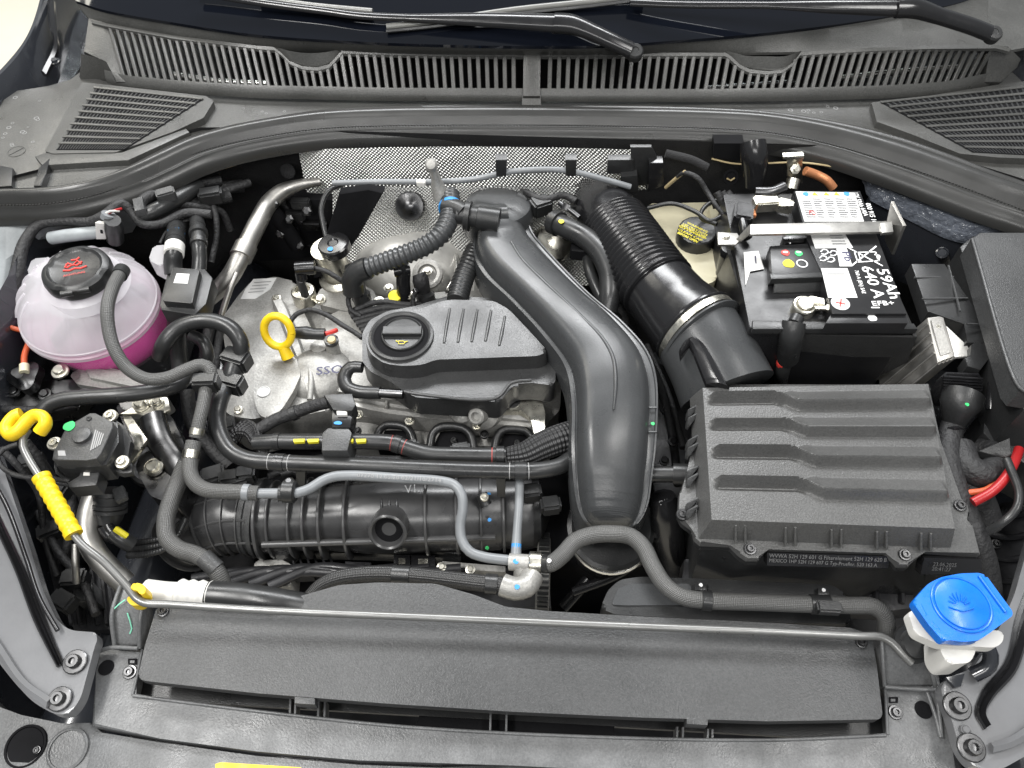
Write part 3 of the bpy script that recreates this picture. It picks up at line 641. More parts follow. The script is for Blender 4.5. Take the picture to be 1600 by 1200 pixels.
# outer wing skins closing the bay on both sides
for s_ in (-1, 1):
    def skin(u, v, s_=s_):
        y = .0+u*1.0; x = (.68+.12*u)+.26*math.sin(v*math.pi/2); z = -.10+.10*u-.45*(1-math.cos(v*math.pi/2))
        return V((s_*x, y, z))
    grid('wing_skin', skin, 24, 14, 'body_paint', body)
# ================================================================== heat shield foil on the bulkhead
hs = thing('heat_shield', 'dimpled silver foil heat shield on the bulkhead behind the engine', 'heat shield', PY(720, 420, .9))
yb = .893
def foil(u, v):
    xt = 466+u*530; yt = 234-5*math.sin(u*math.pi)
    xb = 480+u*530; ybm = 300
    p = PY(xt+(xb-xt)*v, yt+(ybm-yt)*v, yb-.004*v)
    return p+V((0, -.004*math.sin(u*23)*v-.003*math.sin(u*9+2)*v, 0))
grid('upper_sheet', foil, 70, 16, 'foil', hs)
def foil2(u, v):
    p = PY(520+u*400, 292+v*150, .87-.05*v)
    return p+V((0, -.006*math.sin(u*11)*math.sin(v*5), 0))
grid('lower_sheet', foil2, 60, 24, 'foil', hs)
lathe('stud', PY(640, 322, .855), (0, -.8, .6), [(.022, -.003), (.02, .002), (.012, .003), (.008, .006), (0, .007)], 'steel_dark', hs, seg=20)
# foil fixing bracket at the end
br = thing('sensor_bracket', 'black plastic bracket with plug on the foil edge near the wide intake hose', 'bracket', PY(1000, 290, .86))
extr('plate', [PY(985, 230, .875), PY(1018, 230, .875), PY(1034, 262, .875), (PY(1010, 290, .875)), PY(988, 290, .875)], V((0, .006, 0)), 'plastic', br, bev=.001)
extr('arm', [PY(950, 250, .872), PY(990, 250, .872), PY(990, 272, .872), PY(948, 272, .872)], V((0, .012, 0)), 'plastic', br, bev=.001)
extr('plug', [PY(1014, 255, .865), PY(1036, 255, .865), PY(1038, 290, .865), PY(1012, 300, .865)], V((0, .016, 0)), 'plastic_gloss', br, bev=.002)
extr('connector', [PY(970, 276, .862), PY(996, 274, .862), PY(998, 300, .862), PY(970, 302, .862)], V((0, .016, 0)), 'plastic', br, bev=.002)
pp = [PY(1040, 293, .86), PY(1055, 280, .85), PY(1070, 270, .84), PY(1090, 278, .83), PY(1105, 300, .82), PY(1118, 320, .80), PY(1130, 335, .79)]
wl = thing('sensor_wire', 'thin black sheathed wire curling from the foil bracket toward the battery', 'wire', pp[0])
sweep('sheath', pp, [.002, .002, .003, .0035, .0035, .003, .003], 'tape', wl, seg=8); sweep('beige_core', [pp[0], pp[1], pp[2]+V((0, 0, .002))], .0024, 'beige', wl, seg=8)
fw = tube('wire_loop', [(1012, 325, -.06), (1050, 318, -.05), (1085, 330, -.05), (1110, 345, -.05), (1130, 335, -.045), (1135, 310, -.05), (1105, 320, -.055), (1095, 340, -.055), (1120, 350, -.05)], 7, 'rubber', None, seg=8)
tag(fw, 'thin black wire looping over the brake fluid bottle', 'wire')
# ================================================================== engine
en = thing('engine', 'petrol engine with cast aluminium camshaft housing and front cover', 'engine', (0, .55, -.56))
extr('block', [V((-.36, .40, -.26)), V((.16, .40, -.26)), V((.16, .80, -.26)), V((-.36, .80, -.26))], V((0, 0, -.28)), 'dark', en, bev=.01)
zh = -.165
# end housing left (pale cast metal)
prism('timing_housing', [(345, 500), (372, 462), (392, 440), (430, 432), (462, 440), (470, 478), (500, 540), (520, 600), (515, 640), (470, 650), (440, 645), (395, 655), (362, 650), (345, 638), (362, 590), (352, 545)], zh, .08, 'cast_alu', en, bev=.008, seg=3, fil=.006)
prism('data_label', [(383, 452), (396, 436), (432, 434), (422, 452), (398, 467), (376, 467)], zh+.0006, .001, 'paper', en)
for k in range(4): stripe('label_line', [P(388+k*3, 457-k*5, zh+.0008), P(412+k*4, 455-k*5, zh+.0008)], 1.6, 'grey_ink', en)
ribbon('housing_ridge', [(426, 480, zh), (436, 500, zh), (448, 530, zh), (470, 580, zh), (484, 640, zh)], [(446, 474, zh), (458, 500, zh), (474, 545, zh), (486, 590, zh), (500, 638, zh)], [(0, 0), (.2, .012), (.8, .012), (1, 0)], 'cast_alu', en, thick=.01)
prism('lifting_ear', [(398, 572), (412, 556), (436, 550), (462, 556), (470, 585), (458, 612), (440, 640), (420, 655), (404, 648), (396, 620)], zh+.018, .012, 'cast_alu', en, bev=.004, fil=.006)
lathe('ear_hole', P(412, 612, zh+.0185), (0, 0, 1), [(.0085, -.002), (.0085, .0008), (.0075, .0008), (.007, .0002), (0, .0002)], 'paper', en, seg=20)
grid('housing_dome', lambda u, v: P(500, 590, zh-.01)+V((.052*math.cos(u*6.283)*math.sin(v*1.5), .046*math.sin(u*6.283)*math.sin(v*1.5), .03*math.cos(v*1.5))), 30, 10, 'cast_alu', en)
sweep('housing_web', [P(478, 556, zh+.012), P(486, 590, zh+.016), P(484, 625, zh+.012)], .004, 'cast_alu', en, seg=8)
for x, y, w_ in ((364, 560, 16), (432, 466, 14), (500, 467, 14), (445, 598, 17), (372, 640, 14), (498, 578, 12)): pbolt('bolt', x, y, zh+.004, w_, en, kind='hex')
prism('camshaft_housing', [(462, 470), (520, 452), (600, 440), (720, 420), (800, 430), (880, 540), (875, 640), (850, 668), (700, 660), (560, 650), (515, 640), (488, 560)], -.185, .09, 'cast_alu', en, bev=.006, fil=.006)
prism('valve_cover', [(500, 500), (560, 470), (700, 455), (860, 560), (870, 610), (640, 630), (520, 610)], -.16, .04, 'cast_alu', en, bev=.008, fil=.008)
# front flange edge of the housing
ribbon('front_flange', [(540, 612, -.168), (600, 622, -.168), (700, 634, -.168), (770, 640, -.168), (850, 650, -.168)], [(540, 636, -.175), (600, 650, -.175), (700, 662, -.175), (770, 668, -.175), (850, 674, -.175)], [(0, -.002), (.2, .003), (.45, .001), (.7, .005), (.92, .005), (1, -.003)], 'cast_alu', en, thick=.02)
prism('head_face', [(535, 634), (700, 658), (860, 672), (860, 700), (540, 690)], -.2, .05, 'cast_alu', en, bev=.004)
for x, y in ((640, 658), (745, 666), (560, 648)): pbolt('bolt', x, y, -.165, 16, en, kind='torx')
for x, y in ((558, 673), (757, 679)): pbolt('bolt', x, y, -.18, 14, en, kind='torx', m='steel_dark')
for x in (604, 652, 700):
    sweep('cast_web', [P(x, 608, -.163), P(x, 638, -.166)], .0022, 'cast_alu', en, seg=8)
lathe('oil_boss', P(722, 640, -.164), (0, -.35, 1), [(.02, -.01), (.018, .003), (.012, .007), (0, .008)], 'cast_alu', en)
# lifting lug and bracket on the right of the head
lb = prism('lifting_bracket', [(735, 625), (760, 612), (782, 604), (822, 604), (845, 620), (852, 645), (850, 690), (838, 690), (828, 650), (812, 640), (782, 640), (765, 655), (745, 660)], -.15, .012, 'zinc', en, bev=.003, fil=.003)
lathe('bracket_eye', P(800, 627, -.1495), (0, 0, 1), [(.0105, -.002), (.0105, .001), (.0078, .001), (.0072, -.0002), (0, -.0002)], 'steel_dark', en)
lathe('stud_sleeve', P(755, 645, -.152), (-.3, -.7, .65), [(.022, -.012), (.021, .002), (.016, .006), (.011, .008), (.0105, .024), (.0085, .026), (.006, .026), (.005, .02), (0, .02)], 'cast_alu', en)
# intake runner arches in front of the head
for x, y, w_ in ((617, 682, 62), (706, 684, 70), (805, 688, 66)):
    pl = [P(x-w_/2, y+18, -.185), P(x-w_/2+6, y-8, -.178), P(x-w_/4, y-17, -.175), P(x+w_/4, y-15, -.175), P(x+w_/2-6, y-5, -.178), P(x+w_/2, y+20, -.185)]
    sweep('runner_arch', pl, .0055, 'plastic', en, seg=8)
    extr('runner_port', [P(x-w_/2+4, y+16, -.19), P(x-w_/4, y-10, -.186), P(x+w_/4, y-9, -.186), P(x+w_/2-4, y+18, -.19)], V((0, 0, -.02)), 'dark', en)
    pbolt('port_dimple', x+3, y+4, -.186, 13, en, m='plastic', washer=1.2)
# hand-written chalk mark on housing
sso = ptxt('SSO', (494, 586), (536, 582), -.1435, 'navy_ink', en, hs=.9, width=.01)
# turbo side: silver dome and shields
dome = grid('turbo_shield', lambda u, v: P(648, 425, -.20)+V((.095*math.cos(u*6.283)*math.sin(v*1.5), .075*math.sin(u*6.283)*math.sin(v*1.5), .07*math.cos(v*1.5)+.005*math.sin(u*12.6)*math.sin(v*3))), 40, 14, 'turbo_alu', en)
prism('turbo_flange', [(580, 420), (600, 385), (660, 360), (720, 375), (745, 400), (740, 460), (700, 475), (600, 470), (575, 450)], -.185, .03, 'turbo_alu', en, bev=.006, fil=.008)
lathe('boss_ring', P(668, 428, -.15), (0, -.5, .87), [(.022, -.006), (.022, .002), (.018, .004), (.014, .0035), (.012, -.001), (0, -.001)], 'cast_alu', en)
for x, y in ((668, 424), (607, 450), (592, 470), (640, 462)): pbolt('bolt', x, y, -.142, 15, en, kind='hex')
sweep('clamp_band', [P(700, 378, -.16), P(712, 400, -.155), P(712, 430, -.155), P(700, 452, -.16)], .004, 'alu_bright', en, seg=8)
lathe('turbo_outlet', P(745, 385, -.185), (.3, .2, .6), [(.045, -.03), (.045, .01), (.038, .02), (.0, .022)], 'turbo_alu', en)
lathe('wastegate', P(862, 382, -.13), (.3, -.4, .8), [(.03, -.03), (.03, .004), (.026, .012), (.016, .016), (0, .017)], 'zinc', en)
# ------------------------------------------------------------------ high pressure fuel pump
pm = thing('fuel_pump', 'silver cylindrical fuel pump with black top standing on the engine', 'pump', P(535, 450, -.18))
pc = P(528, 395, -.10)
lathe('body', P(534, 440, -.165), (-.12, -.05, 1), [(.03, 0), (.03, .012), (.021, .016), (.021, .066), (.0225, .067), (.0225, .07), (.0, .07)], 'zinc', pm)
lathe('cap', P(524, 388, -.095), (-.12, -.05, 1), [(.0215, -.003), (.0222, .001), (.0222, .009), (.02, .011), (.008, .0115), (.006, .010), (0, .010)], 'plastic_gloss', pm)
dot('paint_dot', 516, 389, -.0838, 9, 'blue_ink', pm)
prism('base_flange', [(496, 455), (520, 440), (560, 440), (585, 455), (590, 480), (540, 486), (500, 476)], -.158, .012, 'cast_alu', pm, bev=.003, fil=.004)
pbolt('bolt', 500, 468, -.156, 18, pm, kind='hex'); pbolt('bolt', 596, 472, -.156, 14, pm, kind='hex')
sweep('stub', [P(545, 424, -.12), P(556, 420, -.115), P(568, 418, -.11)], .010, 'plastic', pm)
# ------------------------------------------------------------------ camshaft sensor and its plug
cs = thing('camshaft_sensor', 'black right angle sensor plug standing on a metal sleeve by the fuel pump', 'sensor', P(478, 480, -.16))
lathe('sleeve', P(478, 470, -.165), (0, 0, 1), [(.017, 0), (.017, .02), (.0155, .022), (.011, .023), (.0105, .016), (0, .016)], 'zinc', cs)
cyl('stem', P(477, 462, -.145), (0, 0, 1), .006, .032, 'plastic', cs)
sweep('plug', [P(462, 420, -.10), P(474, 419, -.10), P(492, 418, -.10)], .0095, 'plastic_gloss', cs, seg=10)
sweep('neck', [P(472, 436, -.115), P(470, 426, -.105)], .008, 'plastic_gloss', cs, seg=10)
sweep('lead', [P(492, 419, -.10), P(510, 424, -.102), P(530, 436, -.11), P(545, 446, -.12)], .0035, 'tape', cs, seg=8)
ws2 = thing('knock_sensor', 'black plug with red wires beside the yellow dipstick ring', 'sensor', P(490, 535, -.16))
sweep('plug', [P(462, 520, -.13), P(478, 520, -.13), P(492, 522, -.13), P(508, 522, -.13)], [.008, .009, .0075, .008], 'plastic', ws2, seg=10)
sweep('red_wire', [P(508, 522, -.13), P(518, 519, -.132), P(526, 516, -.136)], .0032, 'red_ink', ws2, seg=6)
lathe('sleeve', P(500, 548, -.158), (0, 0, 1), [(.012, 0), (.011, .01), (0, .0105)], 'cast_alu', ws2); lathe('sleeve', P(522, 552, -.158), (0, .1, 1), [(.0095, 0), (.0085, .022), (.0088, .0225), (.0088, .027), (.006, .029), (0, .029)], 'cast_alu', ws2)
lathe('cap', P(518, 533, -.134), (0, 0, 1), [(.0092, -.002), (.0095, .003), (.007, .004), (.0065, .006), (0, .0065)], 'plastic', ws2)
lathe('cap_insert', P(518, 531, -.1275), (0, 0, 1), [(.0058, -.001), (.005, .002), (0, .0022)], 'beige', ws2)
wl1 = tube('sensor_lead', [(452, 505, -.135), (462, 492, -.13), (485, 484, -.125), (510, 492, -.125), (535, 508, -.128), (555, 520, -.13), (566, 528, -.13)], 8, 'tape', None, seg=8)
tag(wl1, 'thin taped wire arching from the yellow ring toward the engine cover', 'wire')
# spark coil plugs
def coil(x, y, label, h=.045):
    t = thing('coil_plug', label, 'plug', P(x, y+30, -.17), 'ignition coil plugs')
    sweep('boot', [P(x+6, y+32, -.165), P(x+3, y+10, -.135), P(x, y-6, -.115), P(x-3, y-14, -.11)], [.010, .011, .0115, .009], 'tape', t, seg=10)
    sweep('clip', [P(x-8, y+10, -.118), P(x-6, y+16, -.12)], .0045, 'plastic_gloss', t, seg=8)
    sweep('lead', [P(x-8, y+14, -.118), P(x-12, y+28, -.13), P(x-8, y+44, -.14), P(x+8, y+54, -.145)], .0034, 'tape', t, seg=8)
    sweep('body', [P(x+8, y+18, -.135), P(x+14, y+44, -.16)], .0125, 'plastic', t, seg=10)
coil(556, 440, 'coil plug with its lead right below the ribbed hose end near the fuel pump')
coil(657, 442, 'coil plug with its lead against the bright turbo housing')
t = thing('vent_elbow', 'black elbow stub dropping from the ribbed hose onto the engine', 'hose stub', P(626, 470, -.16))
sweep('tube', [P(624, 408, -.09), P(630, 420, -.10), P(630, 440, -.12), P(632, 468, -.15)], .010, 'plastic_gloss', t); sweep('collar', [P(615, 424, -.1), P(640, 420, -.1)], .008, 'plastic_gloss', t)
lathe('paint_plug', P(617, 463, -.14), (0, -.3, 1), [(.009, -.006), (.009, .002), (.006, .003), (0, .003)], 'yellow_ink', t)
# misc dark harness behind the cover
t = thing('harness_bundle', 'dark taped wiring bundle lying between coil plugs and engine cover', 'harness', P(600, 490, -.17))
for k in range(6):
    y = 478+k*6; sweep('wire', [P(545+k*4, y+10, -.15), P(590+k*9, y-6+4*math.sin(k), -.14), P(640+k*4, y-2, -.14), P(690, y-8, -.15)], .004+.001*(k % 2), 'tape', t, seg=8)
# ================================================================== ribbed breather hose
rh = thing('breather_hose', 'black ribbed breather hose curving over the bright turbo housing', 'hose', P(620, 410, -.1))
rp = [P(x, y, z) for x, y, z in ((703, 304, -.05), (704, 325, -.048), (700, 346, -.05), (688, 367, -.054), (665, 384, -.062), (635, 397, -.07), (605, 408, -.08), (575, 419, -.09))]
sweep('ribbed_tube', rp, 15*mpp(rp[3]), 'plastic_satin', rh, step=.0008, prof=corr(.0072, .085), seg=20, sharp=80)
sweep('end_elbow', [rp[-1], P(562, 424, -.095), P(552, 436, -.105), P(553, 456, -.125)], .0155, 'plastic', rh)
lathe('blue_collar', rp[1], rp[1]-rp[0], [(.0165, -.003), (.0168, 0), (.0165, .003)], 'blue_ink', rh)
sweep('quick_connector', [P(695, 322, -.046), P(712, 326, -.044), P(726, 334, -.044)], .013, 'plastic', rh)
t = thing('quick_coupler', 'black round quick coupler joining ribbed hose to the broad charge pipe', 'coupler', P(740, 345, -.06))
a0, a1 = P(712, 335, -.047), P(782, 345, -.05); ax = (a1-a0).normalized()
lathe('sleeve', a0, ax, [(.009, 0), (.013, .002), (.013, .012), (.020, .013), (.0205, .02), (.014, .021), (.014, .03), (.0165, .031), (.0165, .06), (0, .06)], 'plastic', t)
h2 = tube('lower_ribbed_hose', [(744, 392, -.10), (735, 410, -.10), (724, 435, -.105), (714, 470, -.11)], 33, 'plastic', None, step=.0008, prof=corr(.006, .05), seg=18, sharp=80)
tag(h2, 'short ribbed hose disappearing under the oil cap cover', 'hose')
# ================================================================== engine cover with oil cap
ec = thing('engine_cover', 'dark grey plastic engine cover with round oil cap recess and raised ribs', 'cover', P(720, 560, -.16))
ze = -.088
pan = prism('skirt', [(566, 548), (566, 520), (578, 500), (605, 486), (650, 478), (675, 470), (700, 462), (775, 466), (800, 480), (868, 560), (868, 596), (862, 602), (830, 598), (805, 600), (780, 628), (650, 621), (632, 612), (610, 596), (578, 580), (566, 565)], -.112, .035, 'cover_plastic', ec, bev=.005, seg=3, fil=.006)
prism('panel', [(570, 530), (584, 506), (612, 492), (656, 484), (678, 474), (702, 468), (772, 470), (796, 484), (856, 548), (842, 556), (680, 562), (660, 570), (630, 572), (600, 568), (578, 552)], ze, .026, 'cover_plastic', ec, bev=.011, seg=4, fil=.008, taper=1.02)
for k in range(5):
    x = 703+k*21.5; y0 = 482+k*1.0+(8 if k == 4 else 0); 
    pl = [P(x, y0, ze), P(x-5, y0+27, ze), P(x-9, y0+54-(k*2), ze)]
    sweep('rib', [p+V((0, 0, -.0006)) for p in pl], [.0018, .0026, .002], 'cover_plastic', ec, seg=8)
sweep('edge_groove', [P(632, 612, -.106), P(655, 616, -.106), P(775, 622, -.106), P(800, 598, -.106), P(830, 594, -.106)], .0022, 'cover_plastic', ec, seg=8)
oc = P(627, 526, ze+.0005)
lathe('recess_ring', oc, (0, 0, 1), [(.042, -.004), (.040, .003), (.037, .004), (.0345, .002), (.0335, -.001)], 'cover_plastic', ec, seg=48)
lathe('recess', oc+V((0, 0, .0003)), (0, 0, 1), [(.0345, .001), (.0335, .0012), (.031, .0002), (0, .0002)], 'dark', ec, seg=48)  # dark disc on the closed panel; shade of the cap well painted on
cap = thing('oil_filler_cap', 'round black oil filler cap with raised grip and yellow oil can symbol', 'oil cap', oc)
c = P(630, 527, ze-.0035)
lathe('disc', c, (0, -.05, 1), [(.0268, 0), (.0268, .007), (.0258, .009), (.0245, .0095), (.0232, .008), (.022, .0078), (0, .0078)], 'plastic', cap, seg=48)
X = (P(660, 527, ze)-P(600, 527, ze)).normalized(); Yv = V((0, 0, 1)).cross(X)
extr('grip', [c+X*sx*.0245+Yv*sy+V((0, 0, .0135)) for sx, sy in ((-1, -.0055), (1, -.0055), (1, .0075), (-1, .0075))], V((0, 0, -.006)), 'plastic', cap, bev=.002, seg=3)
def line3(nm, pl, r, m, par): return sweep(nm, pl, r, m, par, seg=6)
s0 = c+V((0, 0, .0082)); 
def S_(a, b): return s0+X*a*.001+Yv*b*.001
line3('symbol', [S_(-3.5, -13), S_(-3.5, -17.5), S_(3, -17.5), S_(5, -14.5), S_(8, -13)], .0005, 'yellow_ink', cap); line3('symbol', [S_(-3.5, -13), S_(2, -13), S_(4, -14.5), S_(8, -13)], .0005, 'yellow_ink', cap); line3('symbol', [S_(-3.5, -14), S_(-7, -13), S_(-6, -12)], .0005, 'yellow_ink', cap)
line3('symbol', [S_(1, 17), S_(3, 17.5), S_(6, 17)], .0004, 'yellow_ink', cap)
# ================================================================== wide charge pipe
cp = thing('charge_air_pipe', 'broad flat black charge air pipe sweeping down over the engine', 'air pipe', P(950, 780, -.2))
Lp = [(742, 352, -.078), (738, 395, -.085), (752, 428, -.085), (795, 470, -.082), (845, 525, -.08), (880, 575, -.082), (890, 630, -.085), (890, 700, -.095), (893, 750, -.112), (897, 780, -.125), (905, 806, -.134), (914, 817, -.138), (932, 826, -.142)]
Rp = [(818, 322, -.078), (834, 365, -.085), (850, 385, -.085), (920, 458, -.082), (975, 505, -.08), (1012, 548, -.08), (1027, 590, -.083), (1027, 690, -.095), (1020, 750, -.112), (1015, 785, -.125), (1006, 808, -.134), (997, 819, -.138), (982, 827, -.142)]
pr = [(0, -.012), (.015, -.006), (.02, .002), (.055, .003), (.06, .001), (.075, .001), (.09, .007), (.13, .021), (.18, .0265), (.25, .0285), (.4, .0295), (.5, .0285), (.62, .0265), (.74, .023), (.82, .017), (.87, .008), (.89, .001), (.92, .0005), (.955, .001), (.965, .003), (.985, .003), (.99, -.005), (1, -.012)]
ribbon('shell', Lp, Rp, pr, 'plastic_satin', cp, thick=.03, step=.004, sharp=42, hs=[.75, 1, 1, 1, 1, 1, 1, 1, 1, .94, .8, .58, .2])
ctr = [a.lerp(b, .5) for a, b in zip(pts3(Lp), pts3(Rp))]
# rounded lower end
e0 = P(953, 790, -.137)
def endcap(u, v):
    a = math.pi+u*math.pi; r = .044*(1-(1-v)**1) if False else .0445*v
    hz = (.029 if v < .6 else .029*max(0, 1-((v-.6)/.32)**2) if v < .92 else -.0)-.02*v*v*abs(math.sin(a))
    return P(954, 797, -.135)+V((r*math.cos(a)*1.04, r*math.sin(a)*.62, hz))
# long rib along the pipe and step marks on the flange
rib = [P(x, y, z) for x, y, z in ((799, 378, -.057), (815, 404, -.056), (850, 440, -.054), (905, 492, -.053), (942, 530, -.053), (958, 560, -.054), (962, 600, -.056), (959, 640, -.059))]
sweep('long_rib', rib, [.0018, .0024, .0026, .0026, .0026, .0026, .0024, .001], 'plastic_satin', cp, seg=8)
for x0, y0, x1, y1, z in ((1014, 637, 1026, 637, -.083), (1013, 675, 1026, 675, -.089)): sweep('flange_mark', [P(x0, y0, z), P(x1, y1, z)], .0012, 'plastic_satin', cp, seg=6)
dot('paint_dot', 1020, 662, -.0855, 6, 'green_ink', cp)
lathe('inlet_dome', P(778, 338, -.085), (0, .1, 1), [(.05, -.02), (.05, .01), (.046, .02), (.03, .0275), (0, .029)], 'plastic_satin', cp, seg=36)
sweep('inlet_neck', [P(735, 338, -.058), P(760, 338, -.06), P(790, 336, -.064)], .0145, 'plastic_satin', cp)
sweep('inlet_collar', [P(800, 322, -.085), P(815, 330, -.09)], .03, 'plastic', cp)
# coupling below the end
ct = thing('pipe_coupling', 'round black coupling with metal ring under the charge pipe end', 'coupling', P(955, 850, -.2))
cc = P(955, 822, -.185)
lathe('cup', cc, (0, -.25, 1), [(.045, -.09), (.045, -.01), (.052, -.009), (.052, -.002), (.047, 0), (.03, -.004), (0, -.006)], 'plastic', ct, seg=40)
lathe('retaining_ring', cc+V((0, 0, -.018)), (0, -.25, 1), [(.049, -.002), (.0505, 0), (.0505, .003), (.049, .005)], 'alu_bright', ct, seg=40)
# ================================================================== intake manifold
im = thing('intake_manifold', 'black ribbed plastic intake manifold lying across the engine front', 'manifold', P(640, 820, -.28))
m0, m1 = P(400, 812, -.215), P(836, 798, -.215); ax = (m1-m0).normalized(); Lm = (m1-m0).length
def rm(t): return .047
prf = [(.0, 0), (.037, 0), (.041, .004), (.042, .03), (.040, .05), (.0405, .09), (.043, .115), (.046, .14), (.047, .17), (.047, Lm-.045), (.045, Lm-.04), (.045, Lm-.012), (.043, Lm-.004), (.0, Lm-.002)]
ple = lathe('plenum', m0, ax, prf, 'manifold_black', im, seg=48, sharp=40)
for px_, r_, w_ in ((414, .0500, .004), (432, .0478, .003), (464, .0485, .0032), (486, .0500, .0032), (510, .0515, .0034), (548, .0522, .0034), (669, .0522, .0034), (715, .0515, .0034), (752, .0508, .0032), (786, .0502, .0034)):
    d_ = (px_-400)/436*Lm
    lathe('rib', m0+ax*(d_-w_/2), ax, [(r_-.010, 0), (r_-.0007, 0), (r_, .0008), (r_, w_-.0008), (r_-.0007, w_), (r_-.010, w_)], 'manifold_rib_lit', ple, seg=48)
side = V((0, 0, 1)); fwd = ax.cross(side).normalized()   # fwd points to the front (-y)
if fwd.y > 0: fwd = -fwd
for ang, nm in ((25, 'rail'), (150, 'rail')):
    a = math.radians(ang); off = fwd*math.cos(a)*.048+side*math.sin(a)*.048
    if ang == 25:
        sweep(nm, [m0+ax*.02+off, m0+ax*.08+off, m0+ax*(Lm-.05)+off], .0042, 'manifold_rib_lit', im, seg=8)
    else: sweep(nm, [m0+ax*.09+off, m0+ax*(Lm-.05)+off], .0035, 'manifold_rib_lit', im, seg=8)
# lower flange and catch clips
ribbon('lower_flange', [(424, 846, -.235), (520, 852, -.235), (640, 857, -.235), (720, 862, -.235)], [(420, 868, -.245), (520, 868, -.245), (640, 872, -.245), (720, 878, -.245)], [(0, 0), (.3, .002), (.5, -.003), (.8, .002), (1, 0)], 'plastic', im, thick=.012)
hole = P(608, 826, -.176)
lathe('bolt_well', hole, (0, -.8, .6), [(.0225, -.016), (.0225, .010), (.0205, .0118), (.0185, .010), (.0165, .001)], 'manifold_rib_lit', im, seg=32)
lathe('bolt_hole_shade', hole, (0, -.8, .6), [(.0172, 0), (.0168, .0012), (0, .0008)], 'dark', im, seg=32)  # near-black floor disc; shade down the bolt hole painted on
for dx in (-12, 0, 12): sweep('well_web', [P(608+dx, 770, -.171), P(608+dx, 792, -.168), P(608+dx, 804, -.169)], .0016, 'manifold_black', im, seg=6)
ptxt('V1.', (633, 771), (656, 769), -.166, 'white_ink', im, n=V((0, -.3, .95)).normalized(), lift=.002)
for x, y, w_, mm in ((445, 851, 10, 'blue_ink'), (615, 853, 8, 'green_ink'), (645, 857, 7, 'pink_ink'), (653, 856, 5, 'blue_ink')): dot('paint_dot', x, y, -.2315, w_, mm, im)
for x, y, mm in ((765, 812, 'blue_ink'), (761, 856, 'green_ink'), (764, 772, 'blue_ink')): dot('paint_dot', x, y, -.168 if y < 830 else -.205, 6, mm, im, n=(0, -.6, .8))
for x, y, w_ in ((628, 876, 26), (661, 877, 38)):
    prism('catch', [(x-w_/2, y-10), (x+w_/2, y-10), (x+w_/2, y+12), (x-w_/2, y+12)], -.23, .012, 'plastic_gloss', im, bev=.0015)
    prism('catch_window', [(x-w_/5, y-4), (x+w_/5, y-4), (x+w_/5, y+5), (x-w_/5, y+5)], -.2295, .001, 'zinc', im)
# left inlet bellows of the manifold, with latticed ribs
n0 = P(412, 810, -.212); n1 = P(358, 812, -.212); n2 = P(312, 826, -.222); n3 = P(284, 850, -.245)
bp = [n0, n1, n2, n3]
ibd = sweep('inlet_bend', bp, [.040, .041, .040, .036], 'manifold_black', im, seg=32, step=.003)
sp_, _ = spline(bp, .003)
for k in range(2, len(sp_)-2, 5):
    tt = (sp_[k+1]-sp_[k-1]).normalized(); rr_ = .0450-.003*k/len(sp_)
    lathe('rib', sp_[k]-tt*.0011, tt, [(rr_-.006, 0), (rr_, .0003), (rr_, .0019), (rr_-.006, .0022)], 'manifold_rib_lit', ibd, seg=36)
for ang in (20, 60, 100, 140):
    pl = []
    for k in range(0, len(sp_), 5):
        tt = (sp_[min(k+1, len(sp_)-1)]-sp_[max(0, k-1)]).normalized(); u = tt.cross(V((0, 0, 1))).normalized(); q = u.cross(tt)
        if u.y > 0: u = -u
        a = math.radians(ang); pl.append(sp_[k]+(u*math.cos(a)+V((0, 0, 1))*math.sin(a))*(.0425-.003*k/len(sp_)))
    sweep('long_rib', pl, .0016, 'manifold_rib_lit', ibd, seg=6)
prism('corner_pad', [(424, 838), (440, 834), (462, 840), (462, 856), (448, 868), (428, 868), (422, 858)], -.222, .03, 'manifold_black', im, bev=.003, fil=.003)
lathe('joint_ring', P(398, 808, -.215), (1, -.02, 0), [(.04, -.006), (.0475, -.005), (.0475, .001), (.045, .002), (.045, .006), (.049, .007), (.049, .012), (.042, .013)], 'plastic_grey', im, seg=44)
# right runner of the manifold
lathe('end_bulb', P(800, 800, -.225), ax, [(.04, 0), (.047, .006), (.048, .012), (.046, .024), (.044, .034), (.0, .05)], 'plastic', im, seg=36)
# beige engine casting glimpsed below the manifold
bk = prism('sump_casting', [(395, 872), (460, 880), (560, 886), (700, 884), (780, 890), (858, 880), (862, 950), (400, 950)], -.30, .06, 'deep_plastic', en, bev=.004)
# pulley with toothed belt
pu = thing('belt_pulley', 'toothed black pulley edge below the charge pipe', 'pulley', P(850, 910, -.3))
pcn = P(848, 900, -.26)
lathe('wheel', pcn, (1, 0, 0), [(.045, -.008), (.05, -.006), (.05, .006), (.045, .008), (0, .008)], 'cast_alu', pu, seg=40, lobes=lambda t: 1)
bm = bmesh.new()
for k in range(48):
    a = 2*math.pi*k/48; d = V((0, math.cos(a), math.sin(a))); tt = V((0, -math.sin(a), math.cos(a))); c = pcn+d*.051
    vs = [bm.verts.new(c+V((1, 0, 0))*sx*.0065+tt*st*.0016+d*sd*.002) for sd in (-1, 1) for sx, st in ((-1, -1), (1, -1), (1, 1), (-1, 1))]
    for f in ((0, 1, 2, 3), (7, 6, 5, 4), (0, 4, 5, 1), (1, 5, 6, 2), (2, 6, 7, 3), (3, 7, 4, 0)): bm.faces.new([vs[i] for i in f])
from_bm('tooth_ring', bm, 'plastic', pu)['kind'] = 'stuff'
